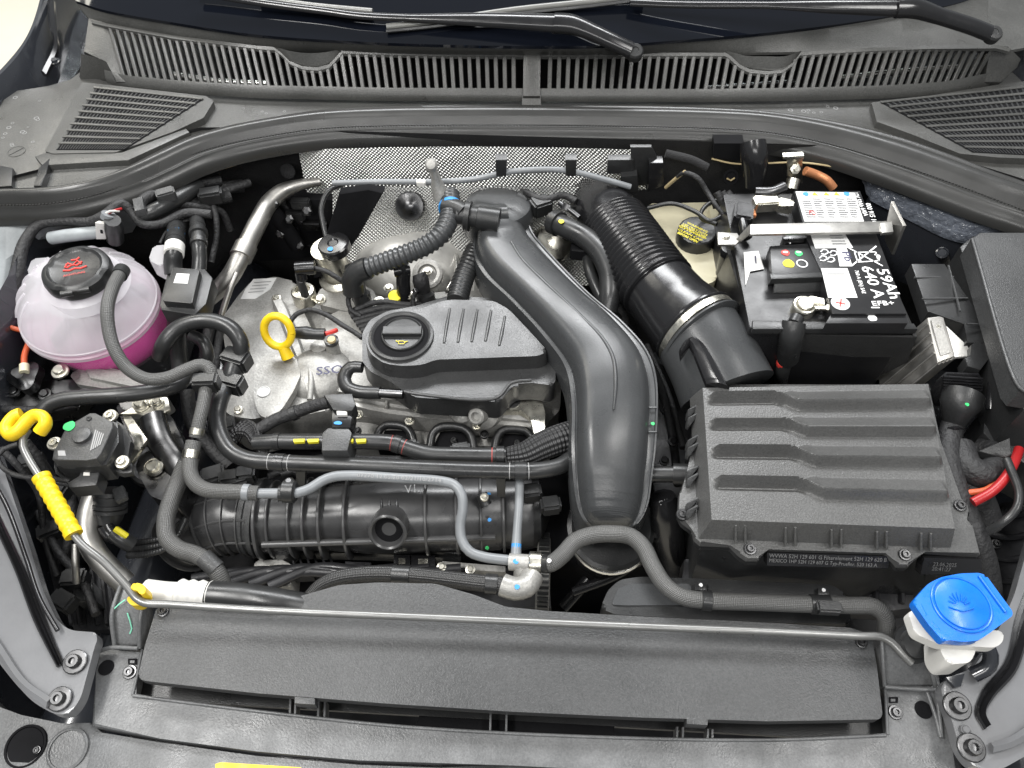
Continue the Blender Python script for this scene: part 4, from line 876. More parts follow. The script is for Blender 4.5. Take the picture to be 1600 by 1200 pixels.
# ================================================================== wide corrugated intake hose
ih = thing('intake_hose', 'thick glossy black corrugated intake hose rising to the air filter', 'hose', P(1020, 420, -.1))
ip = [P(x, y, z) for x, y, z in ((920, 300, -.115), (932, 318, -.09), (950, 340, -.077), (985, 390, -.07), (1020, 440, -.067), (1055, 482, -.067), (1084, 512, -.068))]
rw = 55.5*mpp(ip[3])
sweep('smooth_end', ip[:3]+[ip[2].lerp(ip[3], .35)], [rw*.72, rw*.86, rw*.93, rw*.95], 'plastic_gloss', ih, seg=40)
def cprof(s): return 1+.04*math.sin(2*math.pi*s/.0075)
sweep('corrugated_tube', [ip[2].lerp(ip[3], .3), ip[3], ip[4], ip[4].lerp(ip[5], .3)], rw, 'plastic_gloss', ih, seg=40, step=.0008, prof=cprof, sharp=80)
sweep('smooth_cuff', [ip[4].lerp(ip[5], .28), ip[5], ip[6]], [rw*.98, rw*1.02, rw*1.12], 'plastic_gloss', ih, seg=40)
axh = (ip[6]-ip[5]).normalized()
lathe('cuff_bead', ip[6]-axh*.004, axh, [(rw*1.12, 0), (rw*1.17, .002), (rw*1.17, .004), (rw*1.13, .006)], 'plastic_gloss', ih, seg=48)
hc = thing('hose_clamp', 'silver worm drive clamp round the wide intake hose end', 'clamp', ip[6])
lathe('band', ip[6]+axh*.003, axh, [(rw*1.13, 0), (rw*1.165, .0004), (rw*1.165, .0085), (rw*1.13, .009)], 'zinc', hc, seg=56)
sc = P(1018, 519, -.098)
lathe('screw', sc, (-.5, -.6, .5), [(.006, -.012), (.006, 0), (.0055, .004), (.004, .0045), (.003, .003), (0, .003)], 'zinc', hc, seg=14); box('screw_housing', sc+V((.010, .005, -.003)), .007, .004, .005, 'zinc', hc, rz=.7)
# outlet duct of the air filter box
od = thing('filter_duct', 'grey black tapered duct with long recess leading into the air filter box', 'duct', P(1110, 580, -.12))
dp = [ip[6]+axh*.006, P(1098, 536, -.072), P(1118, 572, -.078), P(1136, 612, -.088)]
sweep('duct', dp, [rw*1.10, rw*1.13, rw*1.16, rw*1.2], 'plastic_satin', od, seg=40)
lathe('duct_bead', ip[6]+axh*.014, axh, [(rw*1.1, 0), (rw*1.2, .001), (rw*1.2, .003), (rw*1.1, .005)], 'plastic_satin', od, seg=48)
ribbon('recess', [(1062, 545, -.03), (1072, 532, -.025), (1100, 590, -.03), (1104, 600, -.032)], [(1064, 560, -.032), (1090, 530, -.025), (1135, 600, -.03), (1140, 606, -.032)], [(0, 0), (.15, .0035), (.5, .006), (.85, .0035), (1, 0)], 'plastic_gloss', od, thick=.006)
# ================================================================== air filter box
ab = thing('air_filter_box', 'large ridged grey black air filter box with screwed flange', 'air filter box', P(1300, 760, -.25))
zl = -.035
TL, TR, BR, BL = P(1098, 606, zl), P(1450, 600, zl), P(1492, 826, zl), P(1112, 812, zl)
def q4(u, v): return TL.lerp(TR, u).lerp(BL.lerp(BR, u), v)
def sst(a, b, x):
    t = min(1, max(0, (x-a)/(b-a))); return t*t*(3-2*t)
rows4 = (.155, .36, .575, .80)
def lidf(u, v):
    # u,v over an extended square; edges roll down to the flange
    eu = min(u, 1-u); ev = min(v, 1-v)
    uu = min(1, max(0, (u-.04)/.92)); vv = min(1, max(0, (v-.04)/.92))
    p = q4(uu, vv); h = 0
    for k, r in enumerate(rows4):
        jog = .075*sst(.30+.02*k, .42+.02*k, uu)
        c = r-.075+jog*1.0
        wd = .022 if uu < .36 else .022
        d = vv-c
        amp = sst(.015, .045, uu)*sst(.0, .03, 1-uu)
        right = sst(.31+.02*k, .40+.02*k, uu)
        rise = .012+.095*right
        # gentle ramp up behind, sharp riser in front
        if -rise < d <= 0: h += .0115*amp*(d+rise)/rise*(1 if right > .02 else 1)
        elif 0 < d < .038: h += .0115*amp*(1-d/.038)
        if right < .5 and 0 < d < .07: h -= .005*amp*(1-right*2)*math.sin(math.pi*min(1, d/.07))
    p = p+V((0, 0, h))
    # side walls
    ou = (max(0, .04-u)-max(0, u-.96))/.04; ov = (max(0, .04-v)-max(0, v-.96))/.04
    drop = max(abs(ou), abs(ov))
    if drop > 0:
        X = (TR-TL).normalized(); Yd = (BL-TL).normalized()
        k = drop
        p = p-X*.008*ou*(k**.5)-Yd*(.007 if ov < 0 else .008)*ov*(k**.5)-V((0, 0, .031*(k**1.6)))
    return p
abl = grid('lid', lidf, 150, 150, 'airbox_plastic', ab, sharp=40)
# flange with lugs
zf = -.064
fl_px = [(1075, 740), (1062, 770), (1060, 800), (1066, 812), (1082, 824), (1086, 840), (1095, 848), (1142, 850), (1156, 864), (1168, 872), (1186, 872), (1192, 862), (1200, 856), (1384, 862), (1396, 872), (1405, 882), (1420, 882), (1432, 868), (1445, 860), (1532, 866), (1520, 820), (1508, 812), (1515, 800), (1512, 788), (1500, 780), (1470, 690), (1452, 600), (1098, 600), (1090, 660)]
flg = prism('flange', fl_px, zf, .008, 'airbox_plastic', ab, bev=.0015)
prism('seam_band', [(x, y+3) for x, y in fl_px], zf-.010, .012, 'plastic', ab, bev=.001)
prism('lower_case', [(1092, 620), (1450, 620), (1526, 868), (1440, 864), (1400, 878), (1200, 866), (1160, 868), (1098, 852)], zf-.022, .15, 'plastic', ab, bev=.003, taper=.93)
for x, y in ((1066, 804), (1172, 858), (1414, 867), (1500, 790)): pbolt('screw', x, y, zf+.0015, 20, flg, m='steel_dark', washer=1.5)
for x in (1148, 1226, 1298, 1369, 1438):
    y = 832+(x-1148)*.045
    for dx in (0, 15): extr('rib', [P(x+dx, y-11, -.041), P(x+dx+4, y-11, -.041), P(x+dx+4, y+17, zf+.003), P(x+dx, y+17, zf+.003)], V((0, .012, -.006)), 'airbox_plastic', abl, bev=.0006, seg=1)
for y in (632, 645, 680, 692, 728, 740, 778, 790):
    x = 1088-(y-632)*.01
    extr('side_rib', [P(x-14, y+18, zf+.006), P(x-13, y+8, zf+.012), P(x+3, y-2, -.052), P(x+5, y+1, -.052), P(x-10, y+20, zf+.006)], V((0, .002, -.012)), 'plastic_grey', ab, bev=.0005, seg=1)
# case front ribs and embossed data
for x in (1130, 1165, 1240, 1275, 1308, 1352, 1450, 1490):
    extr('case_rib', [PY(x, 872, P(1300, 880, -.11).y-.004), PY(x+3, 872, P(1300, 880, -.11).y-.004), PY(x-4, 920, P(1300, 880, -.11).y+.01), PY(x-7, 920, P(1300, 880, -.11).y+.01)], V((0, .02, 0)), 'plastic', ab)
nf = V((0, -.75, .66)).normalized()
def ft(s, a, b, hs=1, m='white_ink'):
    p0 = P(a[0], a[1], zf-.014); p1 = PP(b[0], b[1], p0, nf); return txt(s, p0, p1, m, ab, n=nf, hs=hs, lift=.006)
plq = P(1290, 872, zf-.014)
extr('data_strip', [PP(x, y, plq, nf)+nf*.0055 for x, y in ((1196, 860), (1386, 866), (1384, 884), (1196, 880))], -nf*.012, 'plastic_gloss', ab)
extr('data_strip', [PP(x, y, plq, nf)+nf*.0055 for x, y in ((1440, 868), (1528, 870), (1530, 892), (1434, 894))], -nf*.012, 'plastic_gloss', ab)
ft('WVWA 52H 129 601 G Filterelement 52H 129 620 B', (1199, 867), (1381, 874), 1.15, 'ink_dim'); ft('MEXICO 1HP 52H 129 607 G Typ-Prueflnr. 520 163 A', (1199, 874), (1366, 882), 1.15, 'ink_dim')
ft('23.06.2025', (1453, 880), (1489, 882), 1.1, 'ink_dim'); ft('20:41:27', (1451, 887), (1480, 889), 1.1, 'ink_dim')
# ================================================================== battery
bt = thing('battery', 'black car battery with white label stickers and clamped terminals', 'battery', P(1280, 420, -.19))
zb = 0.0
case = prism('case', [(1130, 303), (1345, 303), (1424, 513), (1172, 513)], zb-.02, .17, 'battery_black', bt, bev=.002, fil=.003)
prism('top_plateau', [(1240, 298), (1344, 298), (1417, 490), (1300, 490), (1286, 430), (1262, 376)], zb, .02, 'battery_black', bt, bev=.0015)
prism('front_step', [(1300, 489), (1417, 490), (1418, 505), (1290, 505), (1296, 495)], zb-.004, .016, 'battery_black', bt, bev=.0012)
prism('end_bar', [(1176, 500), (1295, 503), (1428, 505), (1434, 514), (1176, 514)], zb-.016, .008, 'plastic', bt, bev=.0012)
prism('indicator_block', [(1203, 384), (1262, 380), (1284, 427), (1206, 430)], zb-.002, .018, 'battery_black', bt, bev=.0015)
prism('handle_bar', [(1203, 427), (1285, 425), (1286, 433), (1205, 436)], zb-.0008, .008, 'plastic', bt, bev=.001)
extr('handle_strap', [P(1211, 436, zb-.006), P(1282, 434, zb-.006), P(1283, 456, zb-.018), P(1208, 458, zb-.018)], V((0, 0, -.004)), 'plastic', bt, bev=.001)
# stickers (white paper) on the plateau
zs = zb+.0004
st = prism('warning_sticker', [(1243, 299), (1335, 301), (1350, 346), (1257, 346)], zs, .0003, 'paper', bt)
prism('data_sticker', [(1266, 365), (1319, 363), (1333, 387), (1274, 388)], zs, .0003, 'paper', bt)
prism('code_sticker', [(1283, 419), (1324, 419), (1340, 465), (1294, 465)], zs, .0003, 'paper', bt)
prism('lead_sticker', [(1307, 388), (1323, 388), (1332, 416), (1312, 416)], zs, .0003, 'paper', bt)
stripe('code_bar', [P(1292, 428, zs), P(1320, 428, zs)], 2.5, 'grey_ink', bt)
# print: columns of small text on warning sticker
rnd = random.Random(5)
for col_ in range(5):
    for k in range(9):
        y = 311+k*3.5; x0 = 1249+col_*17.5+(y-300)*.28; w_ = rnd.uniform(9, 15)
        if k == 0 and col_ == 0: continue
        stripe('print_line', [P(x0, y, zs+.0001), P(x0+w_, y+.3, zs+.0001)], 1.6, 'print_ink', st, lift=.0006)
for x, c_ in ((1259, 'blue_ink'), (1273, 'yellow_ink'), (1291, 'yellow_ink'), (1307, 'yellow_ink'), (1323, 'blue_ink')):
    p = P(x, 303, zs+.0002); r = 5*mpp(p)
    if c_ == 'blue_ink': dot('pictogram', x, 303, zs+.0003, 9, c_, bt)
    else: extr('pictogram', [p+V((0, r*.9, .0003)), p+V((-r, -r*.7, .0003)), p+V((r, -r*.7, .0003))], V((0, 0, -.0004)), c_, bt)
c = P(1269, 333, zs); lathe('pictogram', c, (0, 0, 1), [(.0042, 0), (.0042, .0006), (.0034, .0006), (.0034, 0)], 'red_ink', bt, seg=20, cap=False); stripe('pictogram', [P(1264, 330, zs), P(1274, 337, zs)], 1.2, 'red_ink', bt, lift=.0008)
for k in range(4): stripe('print_line', [P(1296+k*1.5, 368+k*4.5, zs), P(1316+k*2, 368+k*4.5, zs)], 1.5, 'print_ink', bt)
# rotated lettering (reads along the battery length, top toward the wing)
def bt_txt(s, a, b, m='white_ink', hs=1, wd=.012): return txt(s, P(a[0], a[1], zb), P(b[0], b[1], zb), m, bt, n=V((0, 0, 1)), hs=hs, lift=.0006, width=wd)
bt_txt('59Ah', (1369, 421), (1391, 467), hs=.85, wd=.012); bt_txt('640 A', (1345, 417), (1366, 467), hs=.9, wd=.012)
bt_txt('760 A (EN) SAE', (1335, 423), (1347, 459), hs=1.1); bt_txt('Pb', (1315, 394), (1321, 409), 'navy_ink', hs=.75)
bt_txt('EFB+', (1364, 478), (1398, 477), hs=.8, wd=.01)
bt_txt('000 915 105', (1352, 318), (1364, 352), hs=1.1) ; bt_txt('VARTA'[:0]+'12V 59Ah 640A', (1333, 302), (1350, 338), hs=1.2)
stripe('minus_mark', [P(1361, 481, zb), P(1374, 481, zb)], 2.5, 'white_ink', bt)
# recycling arrows and crossed bin
def seg_(pts_, w_, m='white_ink'): 
    for a, b in zip(pts_, pts_[1:]): stripe('pictogram', [P(a[0], a[1], zb), P((a[0]+b[0])/2, (a[1]+b[1])/2, zb), P(b[0], b[1], zb)], w_, m, bt)
for ox, oy in ((1288, 394), (1286, 404), (1302, 396), (1298, 406)): seg_([(ox-6, oy), (ox-2, oy-4), (ox+4, oy-3), (ox+6, oy+1), (ox+1, oy+4), (ox-5, oy+3)], 2)
seg_([(1326, 388), (1379, 416)], 2.4); seg_([(1369, 385), (1330, 416)], 2.4); seg_([(1335, 395), (1368, 394), (1372, 408), (1340, 410), (1335, 395)], 2); seg_([(1341, 396), (1345, 409)], 1.6); seg_([(1366, 398), (1374, 400), (1372, 408)], 3)
c = P(1313, 474, zb); lathe('plus_badge', c, (0, 0, 1), [(.0105, -.0005), (.0105, .0005), (0, .0006)], 'paper', bt, seg=28)
seg_r = [((1305, 473), (1321, 476)), ((1314, 468), (1312, 480))]
for a, b in seg_r: stripe('plus_mark', [P(*a, zb), P(*b, zb)], 2, 'red_ink', bt, lift=.0012)
dot('paint_dot', 1363, 497, zb-.0035, 14, 'white_ink', bt)
dot('yellow_indicator', 1232, 412, zb-.0018, 18, 'yellow_ink', bt); c = P(1253, 412, zb-.0018); lathe('ring_indicator', c, (0, 0, 1), [(.0068, 0), (.0068, .0006), (.0055, .0006), (.0055, 0)], 'white_ink', bt, seg=24, cap=False)
dot('red_indicator', 1227, 395, zb-.0018, 13, 'red_ink', bt); dot('green_indicator', 1248, 396, zb-.0018, 12, 'green_ink', bt)
for x in (1227, 1248): dot('indicator_text', x, 394, zb-.0014, 8, 'white_ink', bt, asp=.5)
prism('paper_tag', [(1162, 394), (1185, 392), (1194, 420), (1172, 424), (1165, 446)], zb-.018, .0004, 'paper', bt); stripe('tag_mark', [P(1180, 400, zb-.0175), P(1181, 412, zb-.0175)], 1.5, 'navy_ink', bt)
prism('cell_cap', [(1222, 364), (1258, 362), (1262, 378), (1226, 380)], zb-.003, .015, 'steel_dark', bt, bev=.004, fil=.008)
# positive terminal clamp
pt = thing('positive_clamp', 'silver battery clamp with bolt on the terminal marked plus', 'terminal clamp', P(1255, 490, -.02))
c = P(1252, 487, -.022)
lathe('post_ring', c, (0, -.08, 1), [(.0135, 0), (.0135, .012), (.0125, .0135), (.0105, .014), (.0098, .0125), (.0095, .016), (.0085, .017), (0, .017)], 'zinc', pt)
box('clamp_jaw', P(1274, 474, -.012), .009, .006, .006, 'zinc', pt, rz=-.2, bev=.0015); lathe('bolt', P(1268, 481, -.012), (.85, -.2, .25), [(.0035, 0), (.0035, .016), (.0058, .016), (.0058, .021), (.003, .0215), (0, .0215)], 'zinc', pt, seg=6)
pk = thing('positive_cable', 'thick black rubber booted battery cable hanging down the battery front', 'cable', P(1235, 550, -.1))
sweep('lug', [P(1246, 496, -.012), P(1241, 506, -.014)], .008, 'rubber', pk); sweep('boot', [P(1241, 503, -.014), P(1238, 518, -.022), P(1234, 540, -.045), P(1231, 560, -.07)], [.0135, .014, .0135, .013], 'rubber', pk, seg=18, flat=(V((0, -.6, .8)), .75))
sweep('red_band', [P(1225, 565, -.075), P(1224, 569, -.08)], .0085, 'red_ink', pk); sweep('cable', [P(1231, 556, -.066), P(1224, 575, -.085), P(1218, 600, -.12)], .0085, 'rubber', pk)
# negative terminal
ng = thing('negative_clamp', 'battery clamp with braided strap on the terminal beside the brake fluid bottle', 'terminal clamp', P(1200, 330, -.02))
c = P(1196, 322, -.014)
box('clamp_body', P(1196, 318, -.006), .016, .009, .008, 'zinc', ng, rz=.15, bev=.002); box('clamp_jaw', P(1226, 322, -.006), .010, .008, .007, 'zinc', ng, rz=-.3, bev=.002)
lathe('bolt', P(1222, 321, .0), (.9, -.2, .3), [(.004, 0), (.004, .008), (.006, .008), (.006, .013), (.003, .0135), (0, .0135)], 'zinc', ng, seg=6); box('copper_plate', P(1172, 334, -.012), .007, .006, .003, 'copper', ng, bev=.001)
sweep('cable_lug', [P(1180, 300, .0), P(1205, 300, .002), P(1225, 292, .004)], .007, 'steel_dark', ng)
box('sensor_box', P(1160, 338, -.012), .012, .016, .012, 'plastic_gloss', ng, rz=-.2, bev=.003)
sweep('sensor_plug', [P(1160, 345, -.008), P(1164, 362, -.01), P(1168, 372, -.012)], .006, 'plastic_gloss', ng)
# earth cable bracket at the bulkhead
gb_ = thing('earth_stud', 'zinc earth stud bracket with copper coloured cable on the bulkhead', 'bracket', P(1245, 285, -.02))
extr('plate', [PY(1230, 248, .86), PY(1254, 246, .86), PY(1254, 286, .86), PY(1230, 290, .86)], V((0, .003, 0)), 'zinc', gb_, bev=.001)
extr('top_hook', [PY(1224, 245, .855), PY(1256, 243, .855), PY(1256, 249, .855), PY(1224, 250, .855)], V((0, .008, 0)), 'zinc', gb_, bev=.001)
lathe('nut', PY(1241, 264, .858), (0, -.8, .6), [(.007, 0), (.007, .006), (.0035, .0065), (.0035, .012), (0, .012)], 'zinc', gb_, seg=6)
sweep('cable', [PY(1258, 267, .85), PY(1275, 273, .85), PY(1292, 282, .845), PY(1302, 294, .84)], .006, 'copper', gb_); sweep('stub', [PY(1240, 280, .85), PY(1236, 296, .84)], .009, 'zinc', gb_)
gr = sweep('grommet_hose', [PY(1176, 222, .875), PY(1178, 240, .865), PY(1180, 262, .86), PY(1178, 292, .85)], [.017, .018, .017, .012], 'plastic_gloss', None, seg=18)
tag(gr, 'short glossy black grommet hose leaving the bulkhead beside the earth stud', 'hose')
# hold-down strap
hd = thing('battery_strap', 'flat grey metal hold down strap crossing the battery', 'strap', P(1280, 365, 0))
zk = .012
extr('strap', [P(1172, 350, zk), P(1385, 345, zk), P(1392, 362, zk), P(1172, 366, zk)], V((0, 0, -.003)), 'alu_pipe', hd, bev=.0008)
extr('bend', [P(1172, 350, zk), P(1172, 366, zk), P(1158, 378, -.008), P(1150, 374, -.008)], V((0, .002, -.003)), 'alu_pipe', hd, bev=.0008)
extr('foot', [P(1121, 362, -.008), P(1152, 364, -.008), P(1158, 374, -.008), P(1150, 382, -.008), P(1122, 382, -.008)], V((0, 0, -.003)), 'alu_pipe', hd, bev=.0008)
pbolt('bolt', 1134, 370, -.0075, 13, hd, kind='hex')
extr('end_plate', [P(1392, 315, .025), P(1411, 353, .012), P(1393, 398, -.03), P(1382, 375, -.02), P(1384, 350, .005)], V((.004, .001, 0)), 'alu_pipe', hd, bev=.0008)
extr('inner_hook', [P(1375, 348, zk+.002), P(1394, 346, zk+.002), P(1396, 362, zk+.002), P(1378, 364, zk+.002)], V((0, 0, -.004)), 'alu_pipe', hd, bev=.0005)
# felt jacket round the battery front
fj = thing('battery_jacket', 'black felt insulation jacket wrapped round the battery', 'jacket', P(1300, 560, -.19))
extr('front_panel', [P(1176, 517, -.028), P(1260, 523, -.026), P(1434, 526, -.026), P(1402, 606, -.15), P(1176, 606, -.15)], V((0, .006, -.003)), 'felt', fj, bev=.002)
extr('side_panel', [P(1434, 526, -.026), P(1368, 380, -.03), P(1364, 384, -.16), P(1412, 540, -.18)], V((-.005, 0, 0)), 'felt', fj, bev=.001)
extr('side_panel', [P(1176, 517, -.028), P(1135, 390, -.03), P(1150, 440, -.15), P(1185, 590, -.16)], V((.005, 0, 0)), 'felt', fj, bev=.001)
# ================================================================== brake fluid bottle
bf = thing('brake_fluid_bottle', 'cream brake fluid bottle with black cap printed in yellow', 'fluid bottle', P(1080, 420, -.15))
prism('bottle', [(1012, 318), (1112, 316), (1118, 350), (1120, 438), (1095, 448), (1080, 430), (1060, 390), (1020, 350)], -.10, .08, 'cream_plastic', bf, bev=.006, fil=.006)
prism('bottle_step', [(1108, 325), (1130, 325), (1128, 360), (1112, 360)], -.09, .05, 'cream_plastic', bf, bev=.004)
c = P(1086, 374, -.096)
lathe('cap', c, (0, -.1, 1), [(.0265, -.004), (.0268, .010), (.026, .018), (.024, .0195), (0, .02)], 'plastic', bf, seg=44, lobes=lambda t: 1+.012*(1 if math.sin(t*22) > 0 else -1))
ct_ = P(1082, 364, -.0745)
Xc = (P(1110, 376, -.07)-P(1060, 352, -.07)).normalized(); Yc = V((0, 0, 1)).cross(Xc)
for k, s in enumerate(('WARNING', 'USE ONLY DOT4', 'BRAKE FLUID', 'CLEAN CAP', 'BEFORE OPEN')):
    y = .0125-k*.0065; w_ = math.sqrt(max(.00005, .0215**2-y*y))*.92
    txt(s, ct_-Xc*w_+Yc*(y-.002), ct_+Xc*w_+Yc*(y-.002), 'yellow_ink', bf, hs=1.25 if len(s) > 9 else .8, lift=.0018, width=.02)
stripe('text_bar', [ct_-Xc*.021, ct_, ct_+Xc*.021], 2.5, 'yellow_ink', bf, lift=.0018)
hd2 = thing('bleed_tube', 'upright glossy black rubber sleeve beside the brake fluid bottle', 'sleeve', P(1120, 450, -.12))
sweep('sleeve', [P(1124, 448, -.13), P(1132, 420, -.09), P(1138, 394, -.055)], .0105, 'plastic_gloss', hd2); lathe('cap', P(1138, 393, -.054), (0, 0, 1), [(.011, -.004), (.0115, .003), (.010, .006), (0, .007)], 'plastic_gloss', hd2)
dk = extr('partition', [P(1150, 430, -.06), P(1160, 600, -.10), P(1185, 600, -.10), P(1172, 430, -.06)], V((0, 0, -.1)), 'plastic'); tag(dk, 'upright black plastic partition between brake bottle and battery', 'partition')
# ================================================================== engine control unit with finned alloy case and bracket
eu = thing('control_unit', 'finned aluminium engine control unit standing beside the battery', 'control unit', P(1470, 600, -.14))
extr('case', [P(1450, 496, -.042), P(1474, 493, -.04), P(1492, 556, -.052), P(1466, 566, -.056)], V((-.036, -.012, -.075)), 'alu_pipe', eu, bev=.0015)
extr('foil_label', [P(1455, 500, -.0405), P(1470, 498, -.039), P(1486, 550, -.0495), P(1470, 556, -.0525)], V((0, 0, -.003)), 'cast_alu', eu)
ev = V((-.036, -.012, -.075))
for k in range(5):
    a = P(1466, 566, -.056).lerp(P(1491, 557, -.052), k/4)+V((0, -.001, -.001)); sweep('fin', [a, a+ev], .0019, 'alu_pipe', eu, seg=8)
for k in range(4):
    a = P(1466, 566, -.056).lerp(P(1450, 496, -.042), (k+1)/4.6)+V((-.001, 0, -.001)); sweep('fin', [a, a+ev], .0019, 'alu_pipe', eu, seg=8)
for k in range(4): pbolt('rivet', 1466+k*4, 510+k*11, -.043-k*.004, 8, eu)
extr('tray', [P(1478, 508, -.045), P(1512, 540, -.05), P(1520, 556, -.055), P(1492, 558, -.056)], V((0, 0, -.003)), 'turbo_alu', eu, bev=.001)
rb = thing('relay_bracket', 'black ribbed plastic bracket panel behind the alloy control unit', 'bracket', P(1480, 450, -.08))
extr('panel', [P(1424, 412, -.03), P(1476, 412, -.03), P(1545, 512, -.04), P(1546, 525, -.04), P(1536, 536, -.042), P(1510, 535, -.045), P(1508, 505, -.04), P(1450, 488, -.04)], V((0, 0, -.02)), 'plastic', rb, bev=.0015)
for a, b in (((1428, 434), (1490, 433)), ((1440, 467), (1512, 466)), ((1482, 415), (1500, 486)), ((1510, 506), (1540, 507))): sweep('rib', [P(*a, -.0325), P(*b, -.0345)], .0013, 'plastic_grey', rb, seg=6)
extr('lower_tab', [P(1518, 538, -.042), P(1546, 520, -.042), P(1546, 560, -.045), P(1532, 578, -.048), P(1512, 572, -.048), P(1508, 558, -.048), P(1518, 556, -.048)], V((0, 0, -.02)), 'plastic', rb, bev=.0015)
pg = thing('loom_plug', 'ribbed black multi pin plug with domed back on the control unit', 'plug', P(1500, 620, -.1))
extr('cover', [P(1470, 588, -.045), P(1478, 580, -.045), P(1530, 582, -.045), P(1538, 592, -.045), P(1534, 612, -.06), P(1478, 610, -.06)], V((0, 0, -.03)), 'plastic_gloss', pg, bev=.003)
for k in range(5): sweep('ridge', [P(1474, 588+k*4.5, -.0435-k*.003), P(1505, 590+k*4.5, -.0425-k*.003), P(1535, 592+k*4.5, -.0435-k*.003)], .0013, 'plastic_gloss', pg, seg=6)
sweep('dome', [P(1505, 616, -.06), P(1500, 632, -.065), P(1494, 650, -.075), P(1490, 665, -.085)], [.022, .0215, .015, .011], 'plastic', pg, seg=24)
dot('paint_dot', 1511, 632, -.038, 6, 'green_ink', pg)
lm = thing('main_loom', 'thick tape wrapped wiring loom running down beside the air filter box', 'loom', P(1500, 800, -.1))
lmp = [P(1489, 664, -.085), P(1482, 690, -.085), P(1480, 720, -.085), P(1490, 760, -.09), P(1505, 800, -.1), P(1522, 840, -.11), P(1535, 880, -.13), P(1545, 930, -.16)]
sweep('taped_bundle', lmp, [.0125, .013, .0135, .0135, .014, .0145, .015, .014], 'tape', lm, seg=16); sweep('cable_tie', [P(1476, 672, -.08), P(1490, 669, -.072), P(1506, 672, -.08)], .0025, 'plastic_gloss', lm, seg=6)
lp2 = thing('loop_loom', 'fat taped loom loop beside the red cables near the fuse box', 'loom', P(1520, 740, -.1))
sweep('taped_bundle', [P(1500, 700, -.09), P(1512, 730, -.085), P(1535, 742, -.085), P(1556, 730, -.09), P(1552, 710, -.1), P(1530, 705, -.11)], .0155, 'tape', lp2, seg=16)
sweep('taped_bundle', [P(1496, 735, -.105), P(1515, 760, -.105), P(1530, 790, -.12), P(1540, 820, -.14)], .018, 'tape', lp2, seg=16)
rcb = thing('red_cable', 'thick bright red cable curving below the fuse box', 'cable', P(1570, 740, -.08)); sweep('cable', [P(1592, 702, -.07), P(1586, 720, -.068), P(1572, 745, -.068), P(1550, 768, -.072), P(1520, 785, -.08)], .005, 'red_cable', rcb)
orc = thing('orange_cable', 'thin orange red cable tucked behind the thick red cable', 'cable', P(1520, 768, -.08)); sweep('cable', [P(1562, 750, -.08), P(1540, 766, -.082), P(1512, 770, -.085)], .0035, 'orange_cable', orc)
bkc = tube('black_cable', [(1573, 718, -.06), (1582, 740, -.06), (1592, 770, -.062), (1588, 795, -.065), (1568, 815, -.075), (1545, 830, -.09)], 13, 'rubber'); tag(bkc, 'black cable arching past the red cable toward the wing', 'cable')
# ================================================================== fuse box
fb = thing('fuse_box', 'large black fuse box with smooth lid near the wing', 'fuse box', P(1580, 500, -.15))
prism('lid', [(1518, 372), (1532, 362), (1700, 362), (1800, 640), (1596, 608), (1586, 596)], .0, .03, 'plastic_grey', fb, bev=.004, seg=3)
prism('base', [(1500, 385), (1520, 368), (1700, 368), (1800, 690), (1600, 640), (1578, 600), (1562, 560)], -.028, .07, 'plastic', fb, bev=.003)
sweep('lid_edge', [P(1519, 374, .001), P(1588, 598, .001), P(1600, 611, .001), P(1640, 620, .001)], .0022, 'plastic_grey', fb, seg=8)
prism('lower_box', [(1540, 636), (1700, 650), (1700, 780), (1560, 700), (1536, 676)], -.09, .06, 'plastic', fb, bev=.004)
extr('gusset', [P(1528, 705, -.075), P(1578, 684, -.06), P(1580, 712, -.07), P(1572, 718, -.075)], V((0, 0, -.01)), 'plastic', fb, bev=.001)
sweep('edge_channel', [P(1548, 560, -.05), P(1554, 580, -.055), P(1552, 600, -.06), P(1548, 640, -.075)], .006, 'plastic_gloss', fb)
# ================================================================== washer filler
wf = thing('washer_bottle', 'white washer bottle neck with bright blue hinged cap beside the wing', 'washer bottle', P(1480, 1030, -.18))
prism('neck', [(1468, 985), (1522, 988), (1526, 1015), (1516, 1036), (1482, 1038), (1470, 1020)], -.068, .034, 'white_plastic', wf, bev=.006, fil=.006)
prism('mouth_rim', [(1418, 955), (1450, 950), (1540, 985), (1568, 985), (1568, 1002), (1556, 1012), (1470, 1008), (1430, 990)], -.058, .012, 'white_plastic', wf, bev=.004, fil=.005)
capo = [(1426, 940), (1436, 928), (1450, 912), (1470, 902), (1500, 896), (1530, 895), (1541, 899), (1582, 955), (1582, 962), (1545, 990), (1528, 1001), (1505, 1003), (1484, 1000), (1474, 1002), (1450, 975)]
wc = prism('cap', capo, -.038, .010, 'blue_cap', wf, bev=.003, seg=3, fil=.004)
c = P(1502, 944, -.0378); lathe('raised_disc', c, (0, 0, 1), [(.0268, -.001), (.0265, .0012), (.0257, .0017), (.0247, .0012), (.0243, .0002), (.0236, .0002), (.0233, .0016), (.0224, .0021), (0, .0022)], 'blue_cap', wc, seg=44)
sweep('hinge_bar', [P(1530, 900, -.037), P(1571, 956, -.037)], .0016, 'blue_cap', wc, seg=8)
for a, b in (((1438, 945), (1446, 962)), ((1455, 972), (1468, 986))): sweep('grip_bar', [P(*a, -.039), P(*b, -.039)], .0014, 'blue_cap', wc, seg=8)
c2 = P(1500, 942, -.0345)
for k in range(7):
    a = math.pi*(.1+.8*k/6); sweep('embossed_mark', [c2+V((.004*math.cos(a), .004*math.sin(a)-.002, 0)), c2+V((.010*math.cos(a), .012*math.sin(a)-.002, 0))], .0005, 'blue_cap', wc, seg=6)
sweep('embossed_mark', [c2+V((-.011, -.004, 0)), c2+V((0, -.0075, 0)), c2+V((.011, -.004, 0))], .0006, 'blue_cap', wc, seg=6)
